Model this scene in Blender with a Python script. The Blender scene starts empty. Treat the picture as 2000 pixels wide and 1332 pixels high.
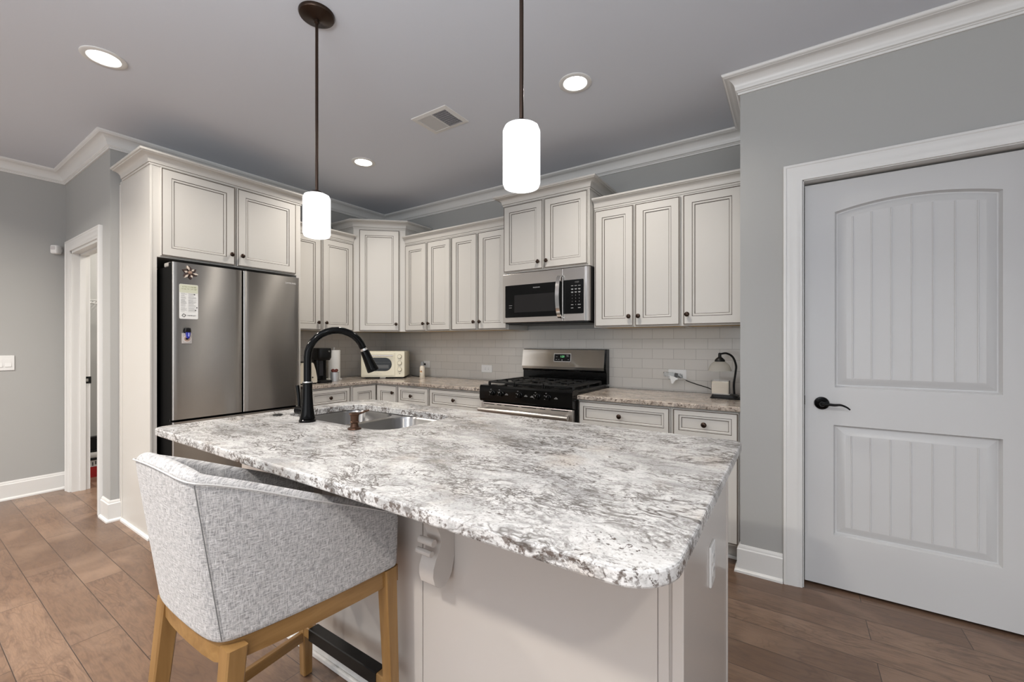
import bpy, bmesh, math, random
from mathutils import Vector, Matrix
random.seed(7)
PI = math.pi
SC = bpy.context.scene
COL = SC.collection

# ---------------------------------------------------------------- camera, world, big lights, exposure
YAW = 0.5858
EYE = 1.265
cam = bpy.data.cameras.new('camera'); cam.sensor_width = 36.0; cam.sensor_fit = 'HORIZONTAL'
cam.lens = 36.0 * 828.1 / 2000.0; cam.shift_y = 0.002; cam.clip_start = 0.02
camo = bpy.data.objects.new('camera', cam); COL.objects.link(camo)
camo.location = (0, 0, EYE); camo.rotation_euler = (PI / 2, 0, YAW)
SC.camera = camo
SC.view_settings.view_transform = 'Standard'
SC.view_settings.look = 'None'
SC.view_settings.gamma = 1.0
SC.view_settings.use_curve_mapping = False
SC.view_settings.exposure = 0.47

world = bpy.data.worlds.new('room_daylight'); SC.world = world; world.use_nodes = True
bg = world.node_tree.nodes['Background']
bg.inputs[0].default_value = (0.93, 0.96, 1.0, 1); bg.inputs[1].default_value = 0.75

WARM = (1.0, 0.93, 0.84)
def area(name, loc, size, power, rot=(0, 0, 0), color=(1, 1, 1), shape='DISK', spread=PI):
    l = bpy.data.lights.new(name, 'AREA'); l.shape = shape
    if shape == 'RECTANGLE': l.size, l.size_y = size
    else: l.size = size
    l.energy = power; l.color = color; l.spread = spread
    o = bpy.data.objects.new(name, l); COL.objects.link(o); o.location = loc; o.rotation_euler = rot
    return o
CE = 2.74
# ceiling downlights (three seen in the photo, three more of the same grid behind the camera)
CANS = [(-2.97, 0.66), (-1.03, 2.20), (-2.92, 2.21)]
for (x, y) in CANS:
    area('downlight_and_fill', (x, y, CE - 0.012), 0.11, 9.5, color=WARM, spread=2.5)
for (x, y, w) in [(-2.95, -0.9, 25.0), (-1.0, -0.9, 30.0), (1.0, -0.9, 18.0)]:
    area('downlight_and_fill', (x, y, CE - 0.012), 0.20, w, color=WARM, spread=2.6)
area('laundry_lamp', (-4.9, 1.9, 2.7), 0.3, 34, color=WARM)
area('downlight_and_fill', (-4.2, -0.7, CE - 0.012), 0.2, 42.0, color=WARM, spread=2.6)  # fill added to brighten the left wall, outside the downlight grid
# added soft fill from behind the camera, coloured like daylight
area('rear_fill', (1.2, -5.2, 1.4), (5.0, 2.2), 60, rot=(PI / 2, 0, 0.12), color=(0.93, 0.97, 1.0), shape='RECTANGLE')

area('ceiling_fill', (-2.6, -3.4, 1.6), 1.2, 60, rot=(PI, 0, 0), color=(1.0, 0.98, 0.95))  # added uplight to brighten the unseen rear room and its reflections
# added uplight behind the camera, lifts the ceiling in place of bounced light
area('ceiling_fill', (-0.4, -0.9, 1.75), 1.2, 62, rot=(PI, 0, 0), color=(0.92, 0.96, 1.0))

# ---------------------------------------------------------------- mesh helpers
class MB:
    def __init__(s): s.bm = bmesh.new()
    def face(s, pts, mi=0):
        f = s.bm.faces.new([s.bm.verts.new(p) for p in pts]); f.material_index = mi; return f
    def box(s, x0, x1, y0, y1, z0, z1, bev=0.0, mi=0, seg=2, M=None):
        x0, x1 = min(x0, x1), max(x0, x1); y0, y1 = min(y0, y1), max(y0, y1); z0, z1 = min(z0, z1), max(z0, z1)
        c = [(x0,y0,z0),(x1,y0,z0),(x1,y1,z0),(x0,y1,z0),(x0,y0,z1),(x1,y0,z1),(x1,y1,z1),(x0,y1,z1)]
        v = [s.bm.verts.new(p) for p in c]
        fs = [s.bm.faces.new([v[i] for i in q]) for q in ((0,3,2,1),(4,5,6,7),(0,1,5,4),(1,2,6,5),(2,3,7,6),(3,0,4,7))]
        for f in fs: f.material_index = mi
        vs = v
        if bev > 0:
            es = list({e for f in fs for e in f.edges})
            r = bmesh.ops.bevel(s.bm, geom=es, offset=bev, segments=seg, affect='EDGES', profile=0.5)
            for f in r['faces']: f.material_index = mi
            vs = list({x for f in r['faces'] for x in f.verts} | {x for x in v if x.is_valid})
        if M is not None: bmesh.ops.transform(s.bm, matrix=M, verts=vs)
        return s
    def loops(s, rings, closed=True, mi=0, cap0=False, cap1=False):
        """rings: lists of points, bridged in order; mi may be a list (one per band)"""
        R = [[s.bm.verts.new(p) for p in r] for r in rings]
        n = len(R[0])
        for k in range(len(R) - 1):
            m = mi[k] if isinstance(mi, (list, tuple)) else mi
            for i in range(n if closed else n - 1):
                j = (i + 1) % n
                f = s.bm.faces.new((R[k][i], R[k][j], R[k + 1][j], R[k + 1][i])); f.material_index = m
        m0 = mi[0] if isinstance(mi, (list, tuple)) else mi
        m1 = mi[-1] if isinstance(mi, (list, tuple)) else mi
        if cap0: f = s.bm.faces.new(list(reversed(R[0]))); f.material_index = m0
        if cap1: f = s.bm.faces.new(R[-1]); f.material_index = m1
        return R
    def lathe(s, prof, M=None, seg=24, mi=0, cap=True):
        """prof: (r, h) from bottom to top around local z"""
        M = M or Matrix()
        rings = [[M @ Vector((r * math.cos(2*PI*i/seg), r * math.sin(2*PI*i/seg), h)) for i in range(seg)] for r, h in prof]
        s.loops(rings, mi=mi, cap0=cap and prof[0][0] > 1e-5, cap1=cap and prof[-1][0] > 1e-5)
        return s
    def tube(s, pts, r, seg=10, mi=0, cap=True):
        pts = [Vector(p) for p in pts]; n = len(pts)
        rr = r if isinstance(r, (list, tuple)) else [r] * n
        rings = []; prev = None
        for i, p in enumerate(pts):
            t = (pts[min(i + 1, n - 1)] - pts[max(i - 1, 0)]).normalized()
            if prev is None:
                a = Vector((0, 0, 1)) if abs(t.z) < 0.9 else Vector((1, 0, 0))
                u = t.cross(a).normalized()
            else:
                u = (prev - t * prev.dot(t)).normalized()
            prev = u; w = t.cross(u)
            rings.append([p + (u * math.cos(2*PI*k/seg) + w * math.sin(2*PI*k/seg)) * rr[i] for k in range(seg)])
        s.loops(rings, mi=mi, cap0=cap, cap1=cap)
        return s
    def bar(s, a, b, w, h, up=(0, 0, 1), mi=0, w2=None, h2=None, bev=0.0):
        """square bar from a to b; w across, h along 'up'"""
        a, b = Vector(a), Vector(b); t = (b - a).normalized(); up = Vector(up)
        u = t.cross(up).normalized(); v = u.cross(t)
        w2 = w if w2 is None else w2; h2 = h if h2 is None else h2
        def ring(c, w, h):
            k = min(bev, w * .45, h * .45)
            if k <= 0: q = [(-w/2,-h/2),(w/2,-h/2),(w/2,h/2),(-w/2,h/2)]
            else: q = [(-w/2+k,-h/2),(w/2-k,-h/2),(w/2,-h/2+k),(w/2,h/2-k),(w/2-k,h/2),(-w/2+k,h/2),(-w/2,h/2-k),(-w/2,-h/2+k)]
            return [c + u * x + v * y for x, y in q]
        s.loops([ring(a, w, h), ring(b, w2, h2)], mi=mi, cap0=True, cap1=True)
        return s
    def prism(s, poly, f, h0, h1, mi=0, bev=0.0):
        """polygon (a,b) extruded from h0 to h1; f maps (a,b,h) to a point"""
        if bev > 0:
            q = offset_poly(poly, bev)
            rings = [[f(a, b, h0) for a, b in poly], [f(a, b, h1 - bev if h1 > h0 else h1 + bev) for a, b in poly], [f(a, b, h1) for a, b in q]]
        else:
            rings = [[f(a, b, h0) for a, b in poly], [f(a, b, h1) for a, b in poly]]
        s.loops(rings, mi=mi, cap0=True, cap1=True)
        return s
    def sweep(s, path, prof, f, closed=False, mi=0, caps=True):
        """profile (out, h) along planar path; out is to the RIGHT of travel"""
        P = [Vector((p[0], p[1])) for p in path]; n = len(P)
        def nrm(i):
            d = (P[(i + 1) % n] - P[i]).normalized(); return Vector((d.y, -d.x))
        rings = []
        for i in range(n):
            if closed or 0 < i < n - 1:
                a, b = nrm((i - 1) % n), nrm(i)
                m = (a + b) / max(0.2, 1 + a.dot(b))
            else: m = nrm(0) if i == 0 else nrm(n - 2)
            rings.append([f(P[i].x + m.x * o, P[i].y + m.y * o, h) for o, h in prof])
        if closed: rings.append(rings[0])
        R = [[s.bm.verts.new(p) for p in r] for r in rings]
        for k in range(n if closed else n - 1):
            for i in range(len(prof) - 1):
                fc = s.bm.faces.new((R[k][i], R[k+1][i], R[k+1][i+1], R[k][i+1])); fc.material_index = mi[i] if isinstance(mi, (list, tuple)) else mi
        if caps and not closed:
            for r in (R[0], list(reversed(R[-1]))):
                try: s.bm.faces.new(r)
                except ValueError: pass
        return s
    def fill(s, loops_, f, mi=0):
        """flat face with holes: loops_ = [outer, hole, ...] of (a,b)"""
        es = []
        for lp in loops_:
            vs = [s.bm.verts.new(f(a, b)) for a, b in lp]
            es += [s.bm.edges.new((vs[i], vs[(i + 1) % len(vs)])) for i in range(len(vs))]
        r = bmesh.ops.triangle_fill(s.bm, edges=es, use_beauty=True)
        for g in r['geom']:
            if isinstance(g, bmesh.types.BMFace): g.material_index = mi
        return s
    def build(s, name, mats, parent=None, smooth=None, loc=None, weld=True, sub=0, recalc=True):
        if weld: bmesh.ops.remove_doubles(s.bm, verts=s.bm.verts, dist=1e-5)
        if recalc: bmesh.ops.recalc_face_normals(s.bm, faces=s.bm.faces)
        me = bpy.data.meshes.new(name); s.bm.to_mesh(me); s.bm.free()
        for m in (mats if isinstance(mats, (list, tuple)) else [mats]): me.materials.append(m)
        if smooth is not None:
            me.polygons.foreach_set('use_smooth', [True] * len(me.polygons))
            me.set_sharp_from_angle(angle=math.radians(smooth))
        o = bpy.data.objects.new(name, me); COL.objects.link(o)
        if parent is not None: o.parent = parent
        if loc is not None: o.location = loc
        if sub:
            md = o.modifiers.new('subdivision', 'SUBSURF'); md.levels = sub; md.render_levels = sub
        return o

def offset_poly(poly, d):
    """inset a CCW or CW polygon by d (positive = inward)"""
    n = len(poly)
    A = sum(poly[i][0]*poly[(i+1)%n][1] - poly[(i+1)%n][0]*poly[i][1] for i in range(n))
    sg = 1 if A > 0 else -1
    out = []
    for i in range(n):
        p0, p1, p2 = (Vector(poly[(i + k) % n]) for k in (-1, 0, 1))
        d1 = (p1 - p0).normalized(); d2 = (p2 - p1).normalized()
        n1 = Vector((-d1.y, d1.x)) * sg; n2 = Vector((-d2.y, d2.x)) * sg
        m = (n1 + n2) / max(0.25, 1 + n1.dot(n2))
        out.append((p1.x + m.x * d, p1.y + m.y * d))
    return out
def rrect(x0, x1, y0, y1, r, seg=6):
    """rounded rectangle CCW; r is one radius or four (x0y0, x1y0, x1y1, x0y1)"""
    rs = r if isinstance(r, (list, tuple)) else [r] * 4
    out = []
    for (cx, cy, a0, q) in ((x0, y0, PI, 0), (x1, y0, 1.5*PI, 1), (x1, y1, 0, 2), (x0, y1, .5*PI, 3)):
        k = max(rs[q], 1e-4); sx = 1 if q in (0, 3) else -1; sy = 1 if q in (0, 1) else -1
        for i in range(seg + 1):
            a = a0 + (PI / 2) * i / seg
            out.append((cx + sx * k + k * math.cos(a), cy + sy * k + k * math.sin(a)))
    return out
def smooth_path(pts, n=8):
    P = [Vector(p) for p in pts]; Q = [P[0] * 2 - P[1]] + P + [P[-1] * 2 - P[-2]]; out = []
    for i in range(1, len(Q) - 2):
        a, b, c, d = Q[i-1:i+3]
        for k in range(n):
            t = k / n
            out.append(0.5 * ((2*b) + (c - a)*t + (2*a - 5*b + 4*c - d)*t*t + (3*b - a - 3*c + d)*t**3))
    out.append(P[-1]); return out
XYZ = lambda a, b, h: (a, b, h)

def tag(o, label=None, cat=None, group=None, kind=None):
    if label: o['label'] = label
    if cat: o['category'] = cat
    if group: o['group'] = group
    if kind: o['kind'] = kind
    return o
def thing(name, label, cat, loc=(0, 0, 0), rz=0.0, group=None):
    o = bpy.data.objects.new(name, None); COL.objects.link(o); o.empty_display_size = .1
    o.location = loc; o.rotation_euler = (0, 0, rz)
    return tag(o, label, cat, group)
def struct(o, label, cat='structure'): return tag(o, label, cat, kind='structure')
def copy_tree(o, parent=None):
    c = o.copy(); COL.objects.link(c)
    if parent is not None: c.parent = parent
    for ch in list(o.children): copy_tree(ch, c)
    return c
def text(body, size, M, mat, parent, name='lettering', ext=0.0004, align='CENTER', spacing=1.0):
    """raised lettering as mesh; M places text plane (x right, y up, z out) in the parent's space"""
    cu = bpy.data.curves.new(name, 'FONT'); cu.body = body; cu.size = size; cu.extrude = ext
    cu.align_x = align; cu.align_y = 'CENTER'; cu.space_character = spacing; cu.resolution_u = 3
    t = bpy.data.objects.new('tmp', cu); COL.objects.link(t)
    me = bpy.data.meshes.new_from_object(t.evaluated_get(bpy.context.evaluated_depsgraph_get()))
    bpy.data.objects.remove(t); bpy.data.curves.remove(cu)
    me.transform(M); me.materials.clear(); me.materials.append(mat); me.name = name
    o = bpy.data.objects.new(name, me); COL.objects.link(o)
    if parent is not None: o.parent = parent
    return o
def print_row(x0, x1, z, h, y, mat, parent, name, seed=1):
    """a line of print too small to read in the photo: short upright strokes"""
    rng = random.Random(seed); m = MB(); x = x0
    while x < x1:
        w = h * rng.uniform(.35, .75)
        if rng.random() < .86:
            m.box(x, x + w * .3, y - .0003, y, z, z + h)
            if rng.random() < .7: m.box(x + w * .3, x + w, y - .0003, y, z + h * rng.choice([0, .4, .75]), z + h * rng.choice([.85, 1.0]))
        x += w + h * .18
    return m.build(name, mat, parent)
def FRONT(x, y, z):   # text facing local -y
    return Matrix.Translation((x, y, z)) @ Matrix.Rotation(PI / 2, 4, 'X')

# ---------------------------------------------------------------- materials
def nodes(name):
    m = bpy.data.materials.new(name); m.use_nodes = True
    nt = m.node_tree; return m, nt, nt.nodes['Principled BSDF']
def paint(name, col, rough=0.5, metal=0.0, spec=None, coat=0.0, bump=None, trans=0.0, emit=None, alpha=None, ior=None):
    m, nt, b = nodes(name)
    b.inputs['Base Color'].default_value = (*col, 1); b.inputs['Roughness'].default_value = rough; b.inputs['Metallic'].default_value = metal
    if spec is not None: b.inputs['Specular IOR Level'].default_value = spec
    if coat: b.inputs['Coat Weight'].default_value = coat; b.inputs['Coat Roughness'].default_value = 0.08
    if trans: b.inputs['Transmission Weight'].default_value = trans
    if ior: b.inputs['IOR'].default_value = ior
    if emit: b.inputs['Emission Color'].default_value = (*emit[:3], 1); b.inputs['Emission Strength'].default_value = emit[3]
    if bump:
        n = nt.nodes.new('ShaderNodeTexNoise'); n.inputs['Scale'].default_value = bump[0]; n.inputs['Detail'].default_value = 3
        tc = nt.nodes.new('ShaderNodeTexCoord'); nt.links.new(tc.outputs['Object'], n.inputs['Vector'])
        bp = nt.nodes.new('ShaderNodeBump'); bp.inputs['Strength'].default_value = bump[1]; bp.inputs['Distance'].default_value = 0.002
        nt.links.new(n.outputs['Fac'], bp.inputs['Height']); nt.links.new(bp.outputs['Normal'], b.inputs['Normal'])
    return m
class NB:
    """tiny node-graph builder"""
    def __init__(s, name): s.m, s.nt, s.b = nodes(name)
    def new(s, t, **kw):
        n = s.nt.nodes.new(t)
        for k, v in kw.items(): setattr(n, k, v)
        return n
    def link(s, a, b): s.nt.links.new(a, b)
    def setv(s, sock, v):
        if isinstance(v, bpy.types.NodeSocket): s.link(v, sock)
        else: sock.default_value = v
    def math(s, op, a, b=0.0, c=None, clamp=False):
        n = s.new('ShaderNodeMath', operation=op, use_clamp=clamp); s.setv(n.inputs[0], a); s.setv(n.inputs[1], b)
        if c is not None: s.setv(n.inputs[2], c)
        return n.outputs[0]
    def obj(s): return s.new('ShaderNodeTexCoord').outputs['Object']
    def mapv(s, v, scale=(1, 1, 1), rot=(0, 0, 0), loc=(0, 0, 0)):
        n = s.new('ShaderNodeMapping'); s.link(v, n.inputs[0]); n.inputs['Scale'].default_value = scale; n.inputs['Rotation'].default_value = rot; n.inputs['Location'].default_value = loc
        return n.outputs[0]
    def noise(s, v, scale, detail=4, rough=0.55, dist=0.0, dims='3D', w=None):
        n = s.new('ShaderNodeTexNoise', noise_dimensions=dims); s.link(v, n.inputs['Vector'])
        n.inputs['Scale'].default_value = scale; n.inputs['Detail'].default_value = detail; n.inputs['Roughness'].default_value = rough; n.inputs['Distortion'].default_value = dist
        if w is not None: s.setv(n.inputs['W'], w)
        return n.outputs['Fac']
    def ramp(s, fac, stops, interp='LINEAR'):
        n = s.new('ShaderNodeValToRGB'); s.link(fac, n.inputs[0]); cr = n.color_ramp; cr.interpolation = interp
        while len(cr.elements) > 1: cr.elements.remove(cr.elements[-1])
        for i, (p, c) in enumerate(stops):
            e = cr.elements[0] if i == 0 else cr.elements.new(p)
            e.position = p; e.color = (*c, 1) if not isinstance(c, float) else (c, c, c, 1)
        return n.outputs[0]
    def mix(s, fac, a, b, mode='MIX'):
        n = s.new('ShaderNodeMix', data_type='RGBA', blend_type=mode)
        s.setv(n.inputs[0], fac); s.setv(n.inputs[6], a if not isinstance(a, tuple) else (*a, 1)); s.setv(n.inputs[7], b if not isinstance(b, tuple) else (*b, 1))
        return n.outputs[2]
    def bump(s, h, strength, dist=0.002):
        n = s.new('ShaderNodeBump'); n.inputs['Strength'].default_value = strength; n.inputs['Distance'].default_value = dist
        s.link(h, n.inputs['Height']); s.link(n.outputs[0], s.b.inputs['Normal'])
    def base(s, c): s.link(c, s.b.inputs['Base Color'])

WALL = paint('wall_paint', (0.375, 0.375, 0.365), 0.65, bump=(180, .05))
CEIL = paint('ceiling_paint', (0.63, 0.66, 0.72), 0.8, bump=(150, .08))
TRIM = paint('trim_paint', (0.68, 0.675, 0.66), 0.35)
DOORW = paint('door_paint', (0.55, 0.55, 0.55), 0.38, bump=(90, .03))
CREAM = paint('cabinet_cream', (0.57, 0.55, 0.515), 0.38, bump=(60, .03))
GLAZE = paint('cabinet_glaze', (0.060, 0.043, 0.029), 0.5)
INWOOD = paint('cabinet_underside', (0.62, 0.42, 0.16), 0.5)
ISLAND = paint('island_paint', (0.56, 0.52, 0.485), 0.22, bump=(25, .02))
BRONZE = paint('oil_rubbed_bronze', (0.045, 0.028, 0.020), 0.28, 0.8)
COPPER = paint('brushed_copper_bronze', (0.095, 0.052, 0.034), 0.3, 0.85)
BLACKM = paint('faucet_black', (0.002, 0.002, 0.002), 0.10, spec=.16)
BLACKG = paint('black_enamel', (0.003, 0.003, 0.003), 0.12, spec=.22)
BLACKP = paint('black_plastic', (0.006, 0.006, 0.006), 0.4, spec=.25)
BLACKS = paint('black_fridge_side', (0.003, 0.003, 0.003), 0.7, spec=.08)
IRON = paint('cast_iron', (0.008, 0.008, 0.008), 0.45, spec=.3)
CHROME = paint('chrome', (0.75, 0.74, 0.72), 0.12, 1.0)
WHITEP = paint('white_plastic', (0.74, 0.74, 0.73), 0.3)
PAPER = paint('white_paper', (0.78, 0.78, 0.76), 0.8)
CREAMP = paint('appliance_cream', (0.72, 0.67, 0.52), 0.25)
INK = paint('printed_ink', (0.05, 0.05, 0.05), 0.6)
GREYINK = paint('grey_print', (0.35, 0.35, 0.34), 0.6)
LEGEND = paint('white_legend', (0.42, 0.42, 0.42), 0.5)
GREEN = paint('green_display', (0.1, 0.5, 0.2), 0.5, emit=(0.30, 1.0, 0.42, .55))
RED = paint('red_print', (0.42, 0.02, 0.02), 0.5)
BLUE = paint('blue_plastic', (0.02, 0.03, 0.35), 0.3)
DARK = paint('void_shade', (0.01, 0.01, 0.01), 0.9)  # black colour standing in for the shade inside gaps and openings
LAMPON = paint('lit_lens', (0.9, 0.9, 0.9), 0.5, emit=(1.0, 0.97, 0.92, 9.0))
OPAL = paint('lit_opal_glass', (0.85, 0.85, 0.85), 0.25, emit=(0.97, 0.985, 1.0, 1.0))
GLASS = paint('clear_glass', (1.0, 1.0, 1.0), 0.02, trans=1.0, ior=1.45)
FROST = paint('frosted_glass', (0.92, 0.91, 0.875), 0.40, trans=.93, ior=1.1)
WAX = paint('candle_wax', (0.86, 0.78, 0.66), 0.5)
FILM = paint('clear_film', (0.85, 0.87, 0.88), 0.08, trans=.9, ior=1.15)

def steel(name, col=(0.50, 0.475, 0.45), rough=0.32, aniso=0.6, axis='Z', wave=0.0):
    g = NB(name); b = g.b
    b.inputs['Metallic'].default_value = 1.0; b.inputs['Base Color'].default_value = (*col, 1)
    b.inputs['Anisotropic'].default_value = aniso
    tn = g.new('ShaderNodeTangent', direction_type='RADIAL', axis='Z'); g.link(tn.outputs[0], b.inputs['Tangent'])
    b.inputs['Anisotropic Rotation'].default_value = .25; b.inputs['Roughness'].default_value = rough; v = g.obj()
    if wave:
        w = g.noise(g.mapv(v, (1, 3.0, 1.6)), 1.0, 1, .3); g.bump(w, 1.0, wave)
    return g.m
STEEL = steel('brushed_steel')
STEELR = steel('brushed_steel_guard', (0.85, 0.83, 0.80), rough=.50, aniso=.3)
STEELF = steel('brushed_steel_door', (0.44, 0.42, 0.395), rough=.20, aniso=1.0, wave=.016)
SINKST = steel('sink_steel', (0.27, 0.265, 0.26), rough=.27, aniso=.6)

def make_granite(name, white, grey, warm, off=(0, 0, 0), contrast=1.0):
    g = NB(name); v = g.mapv(g.obj(), loc=off)
    warp = g.new('ShaderNodeTexNoise'); g.link(v, warp.inputs['Vector']); warp.inputs['Scale'].default_value = 2.6; warp.inputs['Detail'].default_value = 4
    wv = g.new('ShaderNodeVectorMath', operation='MULTIPLY_ADD'); g.link(warp.outputs['Color'], wv.inputs[0]); wv.inputs[1].default_value = (.20, .20, .20); g.link(v, wv.inputs[2])
    w = wv.outputs[0]
    d = g.mapv(w, (1.0, 2.2, 1.6), (0, 0, -.42))
    big = g.noise(d, 3.0, 4, .6)
    half = tuple(.5 * (a + b) for a, b in zip(white, grey))
    patch = g.ramp(g.noise(d, 15.0, 5, .68), [(.36, half), (.47, white), (.60, tuple(min(1, x * 1.10) for x in white))])
    c = g.mix(g.ramp(big, [(.36, .75), (.50, 0.0)]), patch, grey)
    c = g.mix(g.ramp(g.noise(v, 4.5, 3, .6), [(.56, 0.0), (.72, .6)]), c, warm)
    zone = g.ramp(g.noise(d, 4.2, 3, .6), [(.40, .15), (.56, 1.0)])
    # fine net of dark veins, longest along the slab
    for sc, wd, col, st, rot in ((7.0, .032, (0.10, 0.088, 0.080), .95, -.35), (15.0, .042, (0.13, 0.118, 0.11), .85, -.60), (30.0, .055, (.17, .16, .152), .75, -.25), (52.0, .06, (.22, .21, .20), .6, -.5)):
        vn = g.noise(g.mapv(w, (1.0, 2.1, 1.6), (0, 0, rot), (sc, 0, 0)), sc, 3, .62)
        k = g.ramp(g.math('ABSOLUTE', g.math('SUBTRACT', vn, .5)), [(0.0, 1.0), (wd, 0.0)])
        msk = g.ramp(g.noise(w, 3.0 + sc * .12, 3, .6), [(.42, 0.0), (.53, 1.0)])
        c = g.mix(g.math('MULTIPLY', g.math('MULTIPLY', k, msk), g.math('MULTIPLY', zone, st * contrast)), c, col)
    # dark brown crystals clustered along some bands
    sp = g.noise(g.mapv(w, (1, 1.5, 1.2)), 75, 3, .6)
    c = g.mix(g.math('MULTIPLY', g.ramp(sp, [(.57, 0.0), (.63, .95)]), g.math('MULTIPLY_ADD', g.ramp(g.noise(d, 6.0, 3, .6), [(.50, 0.0), (.62, 1.0)]), .9, .06)), c, (0.060, 0.042, 0.034))
    c = g.mix(g.ramp(g.noise(v, 150, 2, .6), [(.58, 0.0), (.68, .6)]), c, (0.20, 0.18, 0.165))
    # sawn edges show the crystals more than the polished face does
    nz = g.new('ShaderNodeSeparateXYZ'); g.link(g.new('ShaderNodeNewGeometry').outputs['Normal'], nz.inputs[0])
    side = g.math('SUBTRACT', 1.0, g.math('ABSOLUTE', nz.outputs[2]), clamp=True)
    ed = g.ramp(g.noise(v, 60, 3, .65), [(.53, 0.0), (.60, .9)])
    c = g.mix(g.math('MULTIPLY', ed, g.math('MULTIPLY', side, .85)), c, (0.075, 0.05, 0.038))
    g.base(c); g.b.inputs['Roughness'].default_value = .17; g.b.inputs['Specular IOR Level'].default_value = .4
    return g.m
GRAN = make_granite('granite_island', (0.63, 0.625, 0.615), (0.345, 0.345, 0.345), (0.52, 0.455, 0.39), contrast=1.3)
GRANW = make_granite('granite_counter', (0.51, 0.44, 0.375), (0.30, 0.25, 0.205), (0.44, 0.335, 0.255), off=(7, 3, 1))

def make_floor():
    g = NB('hickory_planks'); v = g.mapv(g.obj(), loc=(.31, -.138, 0))
    br = g.new('ShaderNodeTexBrick'); g.link(v, br.inputs['Vector'])
    br.offset = .37; br.offset_frequency = 2; br.squash = 1.0
    br.inputs['Color1'].default_value = (0, 0, 0, 1); br.inputs['Color2'].default_value = (1, 1, 1, 1); br.inputs['Mortar'].default_value = (.5, .5, .5, 1)
    br.inputs['Scale'].default_value = 1; br.inputs['Mortar Size'].default_value = .0016; br.inputs['Mortar Smooth'].default_value = .2; br.inputs['Bias'].default_value = 0
    br.inputs['Brick Width'].default_value = .93; br.inputs['Row Height'].default_value = .158
    rnd = br.outputs['Color']; W = g.math('MULTIPLY', rnd, 37.0)
    tone = g.ramp(rnd, [(0, (.135, .079, .049)), (.35, (.190, .115, .073)), (.65, (.160, .099, .065)), (1, (.236, .148, .096))])
    gr = g.noise(g.mapv(v, (1.6, 9, 1)), 3.0, 6, .68, 1.8, '4D', W)
    c = g.mix(g.ramp(gr, [(.34, .95), (.54, 0.0)]), tone, (.105, .063, .043))
    ring = g.math('SINE', g.math('MULTIPLY', g.noise(g.mapv(v, (1.0, 4.2, 1)), 2.2, 2, .45, .8, '4D', W), 95.0))
    c = g.mix(g.math('MULTIPLY', g.ramp(ring, [(.55, 0.0), (.95, .55)]), g.ramp(g.noise(v, 3.0, 2, .5, 0, '4D', W), [(.42, .1), (.58, 1.0)])), c, (.085, .05, .034))
    fine = g.noise(g.mapv(v, (4, 60, 1)), 4.0, 3, .6, .3, '4D', W)
    c = g.mix(g.ramp(fine, [(.38, .45), (.55, 0.0)]), c, (.12, .075, .052))
    blot = g.noise(v, 2.6, 3, .6, .6, '4D', W); c = g.mix(g.ramp(blot, [(.5, 0.0), (.72, .55)]), c, (.30, .20, .138))
    c = g.mix(br.outputs['Fac'], c, (.045, .028, .020))
    g.base(c); g.b.inputs['Roughness'].default_value = .30
    h = g.math('SUBTRACT', g.math('MULTIPLY', gr, .5), g.math('MULTIPLY', br.outputs['Fac'], 2.0)); g.bump(h, .35, .0015)
    return g.m
FLOORM = make_floor()

def make_tile():
    g = NB('subway_tile'); v = g.obj()
    sp = g.new('ShaderNodeSeparateXYZ'); g.link(v, sp.inputs[0])
    cb = g.new('ShaderNodeCombineXYZ'); g.link(g.math('ADD', sp.outputs[0], sp.outputs[1]), cb.inputs[0]); g.link(sp.outputs[2], cb.inputs[1])
    br = g.new('ShaderNodeTexBrick'); g.link(cb.outputs[0], br.inputs['Vector']); br.offset = .5
    br.inputs['Color1'].default_value = (.54, .515, .475, 1); br.inputs['Color2'].default_value = (.57, .545, .505, 1); br.inputs['Mortar'].default_value = (.36, .34, .31, 1)
    br.inputs['Scale'].default_value = 1; br.inputs['Mortar Size'].default_value = .0014; br.inputs['Mortar Smooth'].default_value = .3
    br.inputs['Brick Width'].default_value = .157; br.inputs['Row Height'].default_value = .0765
    g.base(br.outputs['Color']); g.b.inputs['Roughness'].default_value = .16
    g.bump(g.math('SUBTRACT', 1.0, br.outputs['Fac']), .5, .001)
    return g.m
TILE = make_tile()

def make_wood(name, c0, c1, axis):
    g = NB(name); sc = [30, 30, 30]; sc[axis] = 2.2
    n = g.noise(g.mapv(g.obj(), tuple(sc)), 1.0, 4, .6, .5)
    g.base(g.ramp(n, [(.3, c0), (.7, c1)])); g.b.inputs['Roughness'].default_value = .38
    return g.m
OAKZ = make_wood('stool_wood_upright', (.215, .112, .034), (.335, .19, .068), 2)
OAKX = make_wood('stool_wood_rail', (.215, .112, .034), (.335, .19, .068), 0)
OAKY = make_wood('stool_wood_side', (.215, .112, .034), (.335, .19, .068), 1)

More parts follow.
